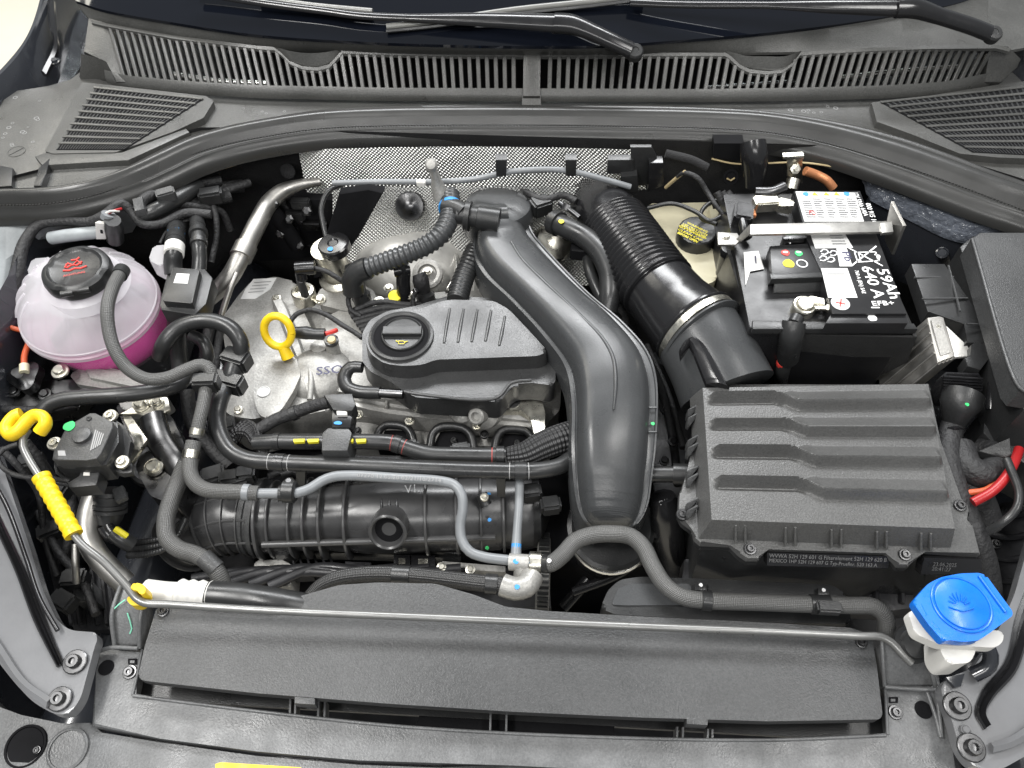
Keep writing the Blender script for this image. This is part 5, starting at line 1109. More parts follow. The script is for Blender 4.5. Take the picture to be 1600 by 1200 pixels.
sp = thing('neck_strap', 'dark strap bracket holding the white washer neck to the wing', 'bracket', P(1535, 1030, -.12)); sweep('strap', [P(1516, 1005, -.1), P(1545, 1015, -.1), P(1545, 1040, -.11), P(1520, 1055, -.12)], .007, 'body_paint', sp); extr('tab', [P(1478, 1058, -.118), P(1508, 1052, -.118), P(1502, 1072, -.12), P(1492, 1074, -.12)], V((0, 0, -.004)), 'body_paint', sp, bev=.001)
# prop rod rubber foot socket on the carrier
gm = thing('rod_grommet', 'grey rubber grommet beside the prop rod bend', 'grommet', P(1425, 1010, -.12)); lathe('rubber', P(1424, 1006, -.112), (.15, -.3, .9), [(.013, -.012), (.013, -.004), (.018, -.002), (.0185, .002), (.014, .003), (.013, .008), (.006, .010), (0, .010)], 'rubber', gm)
# air duct pieces in front of the filter box
dcp = thing('air_duct', 'black air intake duct lying under the front hose', 'duct', P(1150, 930, -.16))
prism('duct', [(938, 950), (950, 922), (968, 906), (1000, 901), (1090, 904), (1300, 914), (1326, 930), (1330, 975), (1180, 972), (960, 960)], -.135, .02, 'plastic', dcp, bev=.005, fil=.006, seg=3)
prism('raised_edge', [(955, 945), (965, 920), (985, 912), (1080, 912), (1080, 945), (980, 946)], -.1335, .003, 'plastic_satin', dcp, bev=.0015, fil=.004)
for x, y in ((1095, 916), (1287, 924)): prism('tab', [(x-9, y-6), (x+9, y-5), (x+9, y+7), (x-9, y+6)], -.128, .01, 'plastic', dcp, bev=.001); dot('paint_dot', x, y-2, -.1278, 6, 'white_ink', dcp)
lowh = thing('duct_struts', 'crossed dark struts in the gap between charge pipe and filter box', 'struts', P(930, 900, -.3)); sweep('strut', [P(895, 925, -.25), P(960, 900, -.24), P(1010, 870, -.23)], .006, 'plastic_gloss', lowh); sweep('strut', [P(880, 950, -.3), P(920, 905, -.28)], .008, 'plastic_gloss', lowh)
vh = thing('vertical_hose', 'dark hose dropping between charge pipe and filter box', 'hose', P(1050, 830, -.2)); sweep('hose', [P(1036, 775, -.14), P(1040, 800, -.16), P(1044, 840, -.2), P(1050, 900, -.28)], [.014, .018, .019, .02], 'plastic_gloss', vh)
ptxt('SVA', (1032, 790), (1048, 785), -.137, 'grey_ink', vh, lift=.001)
cr = thing('cross_tube', 'black vacuum tube passing under the charge pipe into the filter box side', 'tube', P(1050, 740, -.13)); sweep('tube', [P(1000, 741, -.125), P(1040, 741, -.12), P(1055, 741, -.118)], .0095, 'rubber', cr); sweep('cuff', [P(1052, 741, -.118), P(1080, 742, -.115)], .0125, 'rubber', cr)
# ================================================================== coolant reservoir
cr_ = thing('coolant_reservoir', 'round translucent coolant reservoir half filled with pink fluid', 'reservoir', P(140, 520, -.16))
cc = P(143, 482, -.078); RX, RY = .0815, .066
up_ = V((.04, -.03, 1)).normalized()
def ell(nm, v0, v1, m, par, k=1.0, ribs=True):
    x, y, a = frame(up_)
    def f(u, v):
        t = v0+(v1-v0)*v; ph = u*2*math.pi
        r = math.sin(t)**.8*k; hh = math.cos(t)
        if ribs and .35 < t < 1.45: r *= 1-.022*abs(math.cos(ph*9))**14*math.sin((t-.35)/1.1*math.pi)
        return cc+x*(r*RX*math.cos(ph))+y*(r*RX*math.sin(ph))+a*(hh*RY*k)*(1 if hh > 0 else 1.25)+(V((.012*min(1, -hh*1.5), 0, 0)) if hh < 0 else V((0, 0, 0)))
    return grid(nm, f, 216, 30, m, par, sharp=60)
ell('upper_shell', .02, math.pi/2-.02, 'tank_shell', cr_)
ell('lower_shell', math.pi/2+.02, math.pi-.02, 'tank_shell_low', cr_)
lathe('seam', cc-up_*.004, up_, [(RX*.97, 0), (RX*1.03, .001), (RX*1.035, .003), (RX*1.03, .006), (RX*.97, .008)], 'tank_shell', cr_, seg=64)
lathe('seam', cc+up_*.006, up_, [(RX*.97, 0), (RX*1.012, .001), (RX*1.012, .003), (RX*.97, .004)], 'tank_shell', cr_, seg=64)
ell('coolant', math.pi/2+.02, math.pi-.03, 'coolant', cr_, k=.965, ribs=False)
x_, y_, a_ = frame(up_)
lathe('coolant_surface', cc-up_*.003, up_, [(RX*.95, -.002), (RX*.95, 0), (0, 0)], 'coolant', cr_, seg=48)
for k_ in range(3):
    ph = math.radians(20+60*k_); d_ = x_*math.cos(ph)+y_*math.sin(ph)
    extr('inner_wall', [cc+d_*RX*.86+a_*RY*.4, cc-d_*RX*.86+a_*RY*.4, cc-d_*RX*.9-a_*RY*.02, cc+d_*RX*.9-a_*RY*.02], d_.cross(a_)*.0015, 'tank_shell', cr_)
top = cc+up_*RY*.93+V((.015, -.004, 0))
lathe('neck', top, up_, [(.052, -.014), (.046, -.004), (.040, -.002), (.036, 0), (.035, .006), (0, .006)], 'tank_shell', cr_, seg=48)
# lugs of the tank
for px_, py_, z_, w_ in ((62, 412, -.045, 34), (250, 392, -.04, 30)):
    prism('lug', [(px_-w_*.6, py_+14), (px_-w_*.35, py_-8), (px_+w_*.45, py_-10), (px_+w_*.55, py_+10), (px_, py_+24)], z_, .025, 'tank_shell', cr_, bev=.004, fil=.004)
for k in range(12):     # moulded ribs running down from the neck
    ph = math.pi*(.55+1.0*k/11)+2.2; pl = []
    for t in (.66, .8, .95, 1.1, 1.25):
        r = math.sin(t)**.8; pl.append(cc+x_*(r*RX*1.004*math.cos(ph))+y_*(r*RX*1.004*math.sin(ph))+a_*(math.cos(t)*RY*1.006))
    sweep('moulded_rib', pl, .0016, 'tank_shell', cr_, seg=6)
rcap = thing('reservoir_cap', 'black coolant cap with red warning symbol and grip notches', 'cap', top+up_*.008)
ctp = P(122, 427, .0)
ctp = top+up_*.006
lathe('cap', ctp, up_, [(.0385, -.004), (.039, .004), (.0375, .010), (.034, .013), (.031, .0135), (.0285, .011), (.0275, .0105), (0, .011)], 'plastic', rcap, seg=80, lobes=lambda t: 1-.05*max(0, math.cos(t*4+.6))**6)
nc = up_; cpt = ctp+up_*.0112
def capl(pts_, r=.0011):
    Xc = (PP(160, 420, cpt, nc)-PP(100, 432, cpt, nc)).normalized(); Yc = nc.cross(Xc)
    return [cpt+Xc*a*.001+Yc*b*.001 for a, b in pts_]
for pl in ([(-13, -1), (-6, -3), (0, -1), (6, -3), (13, -1)], [(-9, 2), (-3, 6), (2, 3), (8, 8)], [(-8, 10), (-2, 5), (3, 11), (7, 4)], [(-4, 14), (2, 13), (5, 16)], [(-11, 3), (-9, 9)]): sweep('warning_symbol', capl(pl), .0011, 'red_ink', rcap, seg=6)
tl = capl([(-13, -12), (11, -12)]); txt('ACHTUNG', tl[0], tl[1], 'red_ink', rcap, n=nc, lift=.0006, hs=.9)
for sgn in (-1, 1):
    pl = capl([(sgn*9-8, -35), (sgn*9+5, -36)]); sweep('grip_tab', [p-up_*.004 for p in pl], .004, 'plastic', rcap, seg=8)
ls = thing('level_sensor_plug', 'black and white plug standing on the reservoir rim', 'plug', P(168, 375, -.03))
sweep('plug', [P(180, 374, -.035), P(178, 356, -.01), P(176, 344, .005)], [.0105, .0115, .0095], 'plastic', ls, seg=14)
extr('white_latch', [P(148, 348, .002), P(165, 350, .002), P(169, 374, -.03), P(150, 374, -.03)], V((.002, .006, -.002)), 'white_plastic', ls, bev=.0012)
prism('latch_window', [(156, 359), (160, 359), (161, 364), (157, 364)], -.008, .001, 'dark', ls)
sweep('collar', [P(168, 342, .002), P(170, 334, .008)], .0085, 'grey_hose', ls); sweep('wire', [P(168, 334, .008), P(176, 330, .01), P(190, 326, .006)], .0016, 'red_cable', ls, seg=6); sweep('wire', [P(164, 334, .008), P(172, 330, .012), P(186, 330, .006)], .0015, 'white_plastic', ls, seg=6)
# ================================================================== hoses on the left
def hose(label, px, w_, m='rubber', clips=(), name='hose', cat='hose', cm='plastic', marks=(), **k):
    pl = pts3(px); t = thing(name, label, cat, pl[len(pl)//2])
    rr_ = [(w_[i] if isinstance(w_, (list, tuple)) else w_)/2*mpp(p) for i, p in enumerate(pl)]
    sweep('tube', pl, rr_, m, t, **k); r0 = rr_[len(rr_)//2]
    for c_ in clips:
        f, wd, mm, kk = (list(c_)+[None]*4)[:4] if isinstance(c_, tuple) else (c_, .008, cm, 1.14)
        clip_on('clip', pl, f, r0, mm or cm, t, wd or .008, kk or 1.14)
    for f, wd, mm in marks: clip_on('paint_band', pl, f, r0, mm, t, wd, 1.012)
    return t, pl, r0
hose('braided vent hose looping down from the coolant reservoir top', [(190, 424, -.004), (176, 450, .004), (168, 480, .0), (170, 515, -.012), (180, 548, -.025), (200, 576, -.04), (230, 592, -.05), (262, 590, -.055), (290, 578, -.055), (315, 570, -.056), (329, 578, -.06), (329, 600, -.068)], 20, 'braided', clips=((.02, .014, 'plastic', 1.25),), name='vent_hose')
hose('black coolant hose arching beside the reservoir to the alloy housing', [(250, 556, -.09), (256, 538, -.07), (275, 515, -.06), (302, 503, -.055), (334, 502, -.055), (362, 514, -.06), (376, 535, -.07), (377, 556, -.085)], 25, 'rubber', name='coolant_hose')
# double clamp block
dc = thing('hose_connector', 'black plastic connector block joining the coolant hose to the long pipe', 'connector', P(370, 570, -.1))
box('block', P(370, 562, -.088), .017, .011, .012, 'plastic', dc, rz=-.3, bev=.003); box('block', P(358, 598, -.10), .02, .010, .012, 'plastic', dc, rz=-.25, bev=.003); box('block', P(322, 598, -.068), .015, .009, .011, 'plastic', dc, rz=.1, bev=.003); sweep('link', [P(368, 568, -.09), P(360, 595, -.1)], .012, 'rubber', dc)
hose('long black coolant pipe crossing in front of the engine head', [(352, 606, -.10), (344, 625, -.10), (339, 650, -.105), (345, 680, -.11), (360, 704, -.115), (385, 717, -.118), (430, 722, -.12), (520, 726, -.12), (640, 731, -.12), (760, 735, -.12), (840, 735, -.12), (875, 728, -.125), (892, 716, -.13)], 26, 'rubber', name='coolant_pipe', marks=((.02, .006, 'blue_ink'), (.275, .0014, 'white_dim'), (.325, .0014, 'white_dim'), (.84, .0014, 'white_dim'), (.885, .0014, 'white_dim')), clips=((.30, .012, 'plastic', 1.1), (.862, .014, 'plastic', 1.1)))
for x, y, lb_ in ((470, 748, 'upright plastic clip bracket on the long coolant pipe above the joint ring'), (783, 755, 'upright plastic clip bracket on the long coolant pipe near the riser hose')):
    t = thing('pipe_bracket', lb_, 'bracket', P(x, y+20, -.16), 'coolant pipe brackets')
    extr('upright', [P(x-9, y-18, -.118), P(x+7, y-17, -.118), P(x+6, y+22, -.16), P(x-6, y+22, -.16)], V((0, .006, -.004)), 'plastic', t, bev=.001)
hose('short braided hose dropping from the double connector', [(322, 606, -.07), (318, 630, -.075), (311, 660, -.082), (306, 684, -.09)], 20, 'braided', name='braided_hose', clips=((.9, .008, 'zinc', 1.12),))
hose('braided elbow hose turning toward the grey crank vent pipe', [(303, 690, -.092), (298, 715, -.098), (297, 738, -.102), (306, 756, -.105), (325, 766, -.105), (350, 768, -.105), (380, 769, -.106), (404, 771, -.107)], 24, 'braided', name='elbow_hose', clips=((.14, .010, 'zinc', 1.12), (.9, .008, 'grey_hose', 1.1)))
gh, gpl, gr0 = hose('pale grey printed hose bending over the intake manifold', [(396, 771, -.107), (430, 771, -.108), (465, 770, -.110), (485, 763, -.112), (502, 752, -.113), (520, 745, -.114), (545, 743, -.115), (620, 747, -.116), (690, 752, -.118), (710, 758, -.12), (721, 772, -.122), (723, 795, -.13), (719, 822, -.142), (722, 845, -.15), (734, 862, -.153), (755, 870, -.154), (800, 876, -.155)], 16, 'grey_hose', name='grey_hose', clips=((.10, .018, 'plastic', 1.5),))
ptxt('07270 12.05.20 02/21/10/2714', (560, 745), (690, 753), -.116, 'grey_ink', gh, n=V((0, -.5, .86)).normalized(), lift=.0072, hs=.8)
lathe('coupling', P(452, 768, -.110), (1, 0, 0), [(.010, -.008), (.0125, -.006), (.0125, .006), (.010, .008)], 'plastic', gh); lathe('valve', P(452, 756, -.105), (0, .2, 1), [(.006, -.004), (.006, .004), (.003, .006), (0, .006)], 'steel_dark', gh)
hose('grey riser hose with blue painted end beside the charge pipe', [(812, 745, -.135), (811, 790, -.14), (808, 830, -.148), (806, 868, -.155), (805, 884, -.157)], [14, 14, 14, 17, 19], 'grey_hose', name='riser_hose', clips=((.86, .016, 'blue_ink', 1.12),))
tj = thing('tee_joint', 'blue marked tee joint where the grey hoses meet', 'joint', P(822, 880, -.16)); sweep('tube', [P(796, 878, -.155), P(830, 880, -.152), P(850, 880, -.15)], .0095, 'cast_alu', tj); lathe('clamp', P(836, 880, -.151), (1, 0, 0), [(.011, -.007), (.0125, -.006), (.0125, .006), (.011, .007)], 'zinc', tj); dot('paint_mark', 806, 877, -.1452, 9, 'blue_ink', tj); sweep('stem', [P(815, 884, -.155), P(814, 905, -.165)], .0085, 'cast_alu', tj)
fh, fpl, fr0 = hose('thick braided hose snaking from the tee joint along the radiator cover', [(846, 881, -.15), (862, 880, -.145), (880, 866, -.138), (900, 845, -.132), (925, 836, -.128), (955, 834, -.126), (985, 838, -.125), (1005, 855, -.122), (1020, 885, -.118), (1040, 915, -.114), (1065, 932, -.112), (1100, 938, -.111), (1180, 941, -.11), (1260, 944, -.109), (1330, 946, -.108), (1365, 948, -.108), (1382, 962, -.112), (1385, 995, -.13)], 27, 'braided', name='front_hose', clips=((.02, .008, 'plastic', 1.15), (.52, .010, 'plastic', 1.14)))
dot('paint_dot', 858, 876, -.1325, 7, 'white_ink', fh); box('screw_clip', P(1294, 950, -.10), .012, .006, .006, 'plastic', fh, bev=.002); clip_on('clip', fpl, .79, fr0, 'rubber', fh, .02, 1.1)
hose('upper coolant hose with yellow tape and red rings', [(398, 692, -.125), (430, 690, -.122), (470, 690, -.12), (505, 690, -.118), (540, 690, -.118), (580, 690, -.118), (612, 692, -.12), (640, 701, -.123), (670, 709, -.125), (720, 711, -.125), (790, 712, -.125)], 25, 'rubber', name='upper_hose', marks=((.55, .0016, 'red_dim'), (.60, .0016, 'red_dim'), (.955, .002, 'red_dim')), clips=((.10, .008, 'plastic', 1.12), (.575, .009, 'plastic', 1.12), (.985, .010, 'plastic', 1.2)))
for x0_, x1_ in ((458, 476), (480, 498), (543, 552), (556, 572)):
    uh = [o for o in bpy.data.objects if o.name.startswith('upper_hose')][0]
    extr('paint_patch', [P(x0_, 686, -.1052), P(x1_, 685.5, -.1052), P(x1_-1, 690, -.1052), P(x0_+1, 691, -.1052)], V((0, 0, -.004)), 'yellow_ink', uh)
fs = thing('flow_sensor', 'dark grey flow sensor block with blue mark plugged into the upper hose', 'sensor', P(527, 690, -.13))
prism('block', [(503, 676), (512, 668), (545, 668), (550, 676), (543, 704), (502, 704)], -.10, .035, 'plastic_grey', fs, bev=.003); prism('plug', [(518, 640), (552, 638), (548, 668), (518, 668)], -.098, .025, 'plastic_gloss', fs, bev=.003)
dot('paint_dot', 528, 661, -.0975, 13, 'blue_ink', fs, asp=.5); prism('latch', [(523, 626), (544, 626), (542, 648), (526, 648)], -.094, .01, 'white_plastic', fs, bev=.002); prism('plug_top', [(505, 616), (550, 614), (556, 632), (550, 642), (520, 640)], -.092, .02, 'plastic', fs, bev=.003)
hose('taped engine wire leading into the flow sensor plug', [(404, 672, -.13), (430, 656, -.125), (460, 645, -.12), (490, 634, -.112), (515, 628, -.105)], 20, 'tape', name='engine_wire', cat='wire', clips=((.5, .008, 'plastic', 1.2),))
bl = thing('braided_sleeve', 'coarse woven black cable sleeve running under the charge pipe', 'cable sleeve', P(840, 700, -.14))
sweep('sleeve', pts3([(792, 714, -.128), (820, 710, -.125), (845, 698, -.122), (870, 688, -.122), (892, 682, -.125)]), [.0115, .015, .017, .018, .019], 'braided_coarse', bl, seg=20, flat=(V((0, -.5, .86)), .75))
bl2 = thing('braided_sleeve', 'coarse woven cable sleeve bundled beside the upper hose start', 'cable sleeve', P(385, 690, -.14))
for k in range(4): sweep('sleeve', pts3([(352+k*5, 700-k*4, -.135), (368+k*4, 676-k*4, -.13), (388+k*3, 676-k*2, -.128), (402+k*2, 694+k*3, -.132), (420, 700+k*2, -.135)]), .0065, 'braided_coarse', bl2, seg=10)
hose('short black oil vent hose bending out beneath the engine cover', [(566, 574, -.115), (548, 574, -.116), (538, 588, -.12), (542, 604, -.122), (558, 612, -.122), (594, 614, -.12)], [18, 20, 22, 22, 22, 20], 'grey_hose' if False else 'rubber', name='oil_vent_hose')
ov = thing('vent_pipe', 'thin dark metal pipe entering the engine cover base', 'pipe', P(615, 614, -.12)); sweep('tube', pts3([(594, 614, -.118), (630, 616, -.116)]), .006, 'steel_dark', ov); 
hose('black heater hose crossing from the wing over the engine mount', [(62, 650, -.075), (74, 634, -.07), (95, 625, -.068), (130, 621, -.068), (190, 617, -.07), (240, 611, -.075), (275, 602, -.08), (296, 584, -.09)], 25, 'rubber', name='heater_hose')
hose('fat grey black radiator hose descending beside the manifold inlet', [(292, 722, -.12), (280, 750, -.13), (266, 785, -.135), (259, 815, -.14), (262, 842, -.145), (280, 858, -.15), (305, 866, -.152), (328, 880, -.156), (344, 902, -.165), (352, 925, -.18)], 27, 'braided', name='radiator_hose', clips=((.80, .022, 'plastic_grey', 1.06),))
hose('braided lower hose running behind the radiator cover bulge', [(480, 935, -.165), (500, 916, -.16), (530, 903, -.155), (580, 897, -.152), (640, 899, -.15), (700, 905, -.15), (750, 911, -.15), (785, 914, -.15)], [18, 22, 25, 26, 26, 26, 27, 27], 'braided_dark', name='lower_hose', clips=((.50, .020, 'plastic', 1.1), (.95, .014, 'plastic', 1.2)))
we = thing('alloy_elbow', 'pale alloy elbow pipe below the tee joint', 'elbow', P(820, 920, -.17)); sweep('tube', pts3([(785, 914, -.152), (805, 920, -.152), (822, 916, -.152), (832, 900, -.156)]), .0125, 'cast_alu', we); dot('paint_dot', 808, 917, -.1385, 8, 'blue_ink', we)
# intercooler pipe left: white sleeve then black hose
wp = thing('white_sleeve_pipe', 'black air conditioning hose with white ribbed sleeve beside the yellow clip', 'hose', P(290, 930, -.14))
wpl = pts3([(228, 924, -.13), (262, 928, -.13), (292, 929, -.13)]); sweep('white_sleeve', wpl, .0125, 'white_plastic', wp)
wq = pts3([(280, 928, -.13), (330, 931, -.13)]); sweep('ribbed_collar', wq, .0148, 'white_plastic', wp, step=.0008, prof=corr(.0105, .06), sharp=80)
sweep('hose', pts3([(326, 931, -.13), (380, 935, -.131), (440, 944, -.135), (500, 955, -.15)]), .0155, 'rubber', wp)
# ------------------------------------------------------------------ bonnet prop rod
pr_ = thing('prop_rod', 'long grey metal bonnet prop rod with ribbed yellow grip', 'prop rod', P(700, 965, -.12))
rodp = [(44, 672, -.03), (36, 685, -.03), (36, 698, -.032), (44, 716, -.036), (60, 742, -.042), (90, 790, -.052), (116, 836, -.062), (130, 852, -.067), (160, 876, -.076), (182, 898, -.085), (200, 918, -.093), (212, 934, -.098), (226, 942, -.1), (260, 944, -.102), (420, 954, -.105), (700, 966, -.107), (1000, 979, -.108), (1200, 987, -.108), (1345, 994, -.108), (1376, 995, -.108), (1392, 1003, -.109), (1408, 1020, -.112), (1424, 1036, -.116)]
sweep('rod', pts3(rodp), 6.2*.00062, 'rod_metal', pr_, seg=12)
gpts = pts3([(64, 744, -.042), (90, 790, -.052), (116, 836, -.062)])
gl = sum((b-a).length for a, b in zip(gpts, gpts[1:]))
sweep('yellow_grip', gpts, .0085, 'yellow', pr_, step=.001, prof=lambda s: (1+.05*math.sin(2*math.pi*s/.0085)) if .006 < s < gl-.006 else 1.06, seg=20)
hk = thing('rod_clip', 'yellow plastic hook clip on the upper end of the prop rod', 'clip', P(35, 665, -.03))
hookp = [(2, 662), (24, 640), (36, 642), (36, 650), (30, 654), (24, 662), (32, 666), (48, 648), (52, 643), (66, 642), (78, 652), (80, 664), (66, 680), (50, 673), (56, 662), (34, 682), (18, 691), (12, 682)]
sweep('hook', pts3([(33, 647, -.02), (24, 650, -.02), (10, 668, -.022), (16, 680, -.024), (28, 674, -.022), (44, 656, -.018), (56, 649, -.016), (68, 652, -.016), (71, 662, -.018), (62, 676, -.024)]), .0062, 'yellow', hk, seg=10, step=.002, flat=(V((0, 0, 1)), 1.25))
yc = thing('rod_holder', 'small yellow plastic holder gripping the prop rod bend', 'clip', P(210, 928, -.1))
prism('lower_jaw', [(200, 930), (210, 924), (222, 928), (226, 940), (218, 946), (205, 946), (198, 938)], -.103, .012, 'yellow', yc, bev=.003, fil=.003); prism('upper_jaw', [(203, 915), (212, 910), (226, 914), (228, 926), (220, 930), (214, 922), (206, 922)], -.09, .018, 'yellow', yc, bev=.003, fil=.003)
# ------------------------------------------------------------------ pressure sensor module
ps = thing('sensor_module', 'black square sensor module with round centre boss and green dot', 'sensor', P(140, 690, -.1))
prism('cover', [(81, 717), (84, 706), (103, 666), (140, 645), (149, 645), (176, 659), (176, 668), (158, 708), (150, 717), (135, 719), (90, 719)], -.045, .018, 'plastic_grey', ps, bev=.0018, seg=3)
prism('body', [(84, 717), (104, 668), (142, 648), (184, 660), (186, 690), (166, 726), (140, 730), (88, 728)], -.058, .03, 'plastic', ps, bev=.002)
lathe('boss', P(129, 682, -.045), (0, 0, 1), [(.0098, 0), (.0095, .004), (.0085, .0045), (0, .0045)], 'plastic_grey', ps); dot('green_dot', 108, 666, -.0446, 18, 'green_ink', ps)
for k in range(5): stripe('print_line', [P(142+k*3.5, 704-k*2, -.0449), P(150+k*3, 672+k*1.5, -.0449)], 2, 'grey_ink', ps)
prism('code_mark', [(90, 704), (101, 704), (103, 712), (91, 712)], -.0447, .0002, 'grey_ink', ps); pbolt('screw_dimple', 139, 654, -.0446, 8, ps, m='plastic')
for x, y in ((172, 650), (85, 693), (191, 722)): pbolt('screw', x, y, -.068, 22, ps, washer=1.6)
extr('foot', [P(178, 654, -.07), P(196, 666, -.07), P(206, 690, -.072), P(198, 712, -.075), P(206, 724, -.075), P(206, 738, -.075), P(190, 740, -.076), P(160, 730, -.076), P(178, 716, -.074), P(190, 690, -.072)], V((0, 0, -.008)), 'plastic', ps, bev=.0015)
sweep('cage', pts3([(88, 722, -.075), (90, 738, -.08), (102, 746, -.085), (128, 745, -.085)]), .0025, 'plastic', ps, seg=6)
for k in range(4): sweep('cage_bar', pts3([(94+k*9, 726, -.074), (98+k*9, 744, -.085)]), .0017, 'plastic', ps, seg=6)
prism('plug', [(130, 722), (150, 722), (156, 740), (150, 758), (108, 762), (104, 752), (126, 746)], -.07, .02, 'plastic', ps, bev=.002); prism('plug_latch', [(131, 735), (140, 735), (140, 743), (130, 743)], -.0695, .002, 'white_plastic', ps)
hose('thin grey taped lead curving from the sensor module to the wing', [(108, 752, -.078), (80, 748, -.07), (45, 746, -.06), (18, 740, -.055), (2, 728, -.052), (-4, 712, -.05), (6, 702, -.05), (28, 694, -.05)], 8, 'tape', name='sensor_lead', cat='wire')
# ------------------------------------------------------------------ engine mount
emt = thing('engine_mount', 'cast alloy and black engine mount with bolts below the reservoir', 'engine mount', P(220, 690, -.2))
prism('bracket', [(108, 585), (140, 568), (205, 582), (250, 600), (262, 620), (232, 640), (190, 640), (180, 610), (120, 600)], -.115, .03, 'cast_alu', emt, bev=.005, fil=.004); prism('arm', [(180, 632), (225, 628), (268, 650), (300, 720), (275, 790), (235, 775), (205, 720), (196, 670)], -.135, .04, 'steel_dark', emt, bev=.006, fil=.006)
extr('bracket_plate', [P(183, 648, -.10), P(212, 634, -.1), P(234, 622, -.098), P(246, 615, -.098), P(262, 622, -.098), P(266, 640, -.1), P(250, 648, -.1), P(232, 652, -.1), P(214, 645, -.1)], V((0, 0, -.004)), 'zinc', emt, bev=.001); sweep('strut', pts3([(238, 650, -.105), (248, 685, -.115), (268, 715, -.13), (285, 745, -.14)]), .016, 'steel_dark', emt, flat=(V((0, -.6, .8)), .5))
extr('brace', [P(190, 652, -.104), P(205, 650, -.104), P(230, 686, -.11), P(206, 722, -.12), P(196, 718, -.12), P(212, 688, -.112)], V((0, 0, -.006)), 'zinc', emt, bev=.001)
for x, y, w_ in ((220, 631, 26), (246, 628, 20), (94, 580, 26), (240, 730, 30)): pbolt('bolt', x, y, -.096 if y < 700 else -.13, w_, emt, kind='hex')
lathe('dish', P(238, 725, -.134), (.1, -.2, 1), [(.028, -.004), (.026, .002), (.022, .003), (.018, 0), (0, 0)], 'steel_dark', emt)
eb = thing('earth_point', 'dull zinc earth clamp with orange cable below the reservoir', 'clamp', P(38, 590, -.12)); lathe('clamp', P(38, 588, -.10), (0, -.2, 1), [(.018, -.012), (.018, .002), (.012, .006), (.008, .012), (0, .012)], 'steel_dark', eb, lobes=lambda t: 1+.15*math.cos(3*t)); sweep('orange_lead', pts3([(38, 576, -.09), (38, 556, -.085), (44, 538, -.085)]), .0035, 'orange_cable', eb); sweep('ferrule', pts3([(38, 582, -.088), (38, 570, -.086)]), .0055, 'cream_plastic', eb); sweep('orange_lead', pts3([(4, 504, -.07), (15, 511, -.07), (33, 516, -.075)]), .003, 'orange_cable', eb)
# ------------------------------------------------------------------ pipes left
ap = thing('aircon_pipe', 'dull silver aluminium pipe climbing from bay side to the bulkhead', 'pipe', P(400, 360, -.1)); app = pts3([(500, 284, -.07), (468, 289, -.068), (440, 300, -.07), (420, 318, -.075), (402, 350, -.08), (386, 382, -.085), (372, 410, -.09), (358, 434, -.1), (335, 458, -.115), (305, 480, -.13)])
sweep('pipe', app, [.006, .008, .0115, .0125, .013, .013, .0125, .0125, .012, .012], 'alu_pipe', ap); clip_on('collar', app, .62, .0125, 'alu_pipe', ap, .022, 1.22); sweep('thin_branch', pts3([(370, 426, -.09), (360, 450, -.1), (346, 492, -.12)]), .0042, 'alu_pipe', ap)
lp_ = thing('lower_aircon_pipe', 'thick dull alloy pipe bending behind the yellow prop rod grip', 'pipe', P(140, 830, -.2)); lpp = pts3([(152, 764, -.135), (144, 785, -.14), (138, 810, -.145), (138, 838, -.15), (148, 862, -.155), (168, 886, -.165), (196, 912, -.18)])
sweep('pipe', lpp, .0125, 'alu_pipe', lp_); sweep('thin_pipe', pts3([(118, 850, -.16), (118, 880, -.17), (120, 910, -.19)]), .004, 'alu_pipe', lp_)
qc = thing('pipe_valve', 'ribbed black quick connect fitting with grey tab beside the thick alloy pipe', 'fitting', P(175, 790, -.16)); qcp = pts3([(172, 766, -.13), (172, 785, -.14), (171, 806, -.15), (168, 822, -.155)])
sweep('body', qcp, [.016, .017, .015, .011], 'rubber', qc); 
for f in (.2, .42, .62): clip_on('ring', qcp, f, .0165, 'plastic', qc, .005, 1.12)
sweep('elbow', pts3([(165, 822, -.15), (172, 834, -.155), (188, 838, -.16)]), .0095, 'plastic_gloss', qc); box('grey_tab', P(188, 773, -.12), .006, .009, .004, 'plastic_grey', qc, rz=.6)
sweep('yellow_marked_hose', pts3([(178, 832, -.15), (190, 842, -.155), (206, 852, -.165)]), .009, 'rubber', qc); sweep('yellow_mark', pts3([(180, 826, -.142), (192, 834, -.146), (198, 838, -.15)]), .0035, 'yellow_ink', qc, seg=6)
for k in range(3): hose(('convoluted black conduit %s below the ribbed quick connect fitting' % ('curving lowest', 'in the middle of three', 'curving highest')[k]), [(200, 868-k*9, -.19), (230, 866-k*10, -.18), (256, 858-k*9, -.175), (275, 840-k*8, -.17), (290, 810, -.165)], 10, 'plastic', name='conduit', cat='conduit', step=.001, prof=corr(.0035, .09), seg=10)
# ------------------------------------------------------------------ sensor box near the reservoir and its hoses
sb = thing('pressure_box', 'black rectangular box with white label beside the reservoir', 'sensor box', P(290, 460, -.1))
prism('lid', [(270, 418), (312, 421), (300, 474), (254, 470)], -.035, .02, 'plastic', sb, bev=.0025, fil=.002); prism('case', [(262, 424), (320, 420), (332, 434), (322, 474), (304, 492), (252, 484), (249, 474)], -.045, .022, 'plastic', sb, bev=.002)
prism('label', [(276, 427), (296, 428), (293, 443), (271, 442)], -.0346, .0003, 'paper', sb)
for k in range(3): stripe('print_line', [P(279-k, 430.5+k*4, -.0344), P(291-k, 431+k*4, -.0344)], 1.5, 'grey_ink', sb)
for k in range(5): sweep('rib', pts3([(322-k*3.2, 432+k*10, -.046), (329-k*3, 433+k*10, -.056)]), .0012, 'plastic_grey', sb, seg=6)
for k in range(3): sweep('rib', pts3([(262+k*14, 476+k, -.042), (261+k*14, 487+k, -.055)]), .0012, 'plastic_grey', sb, seg=6)
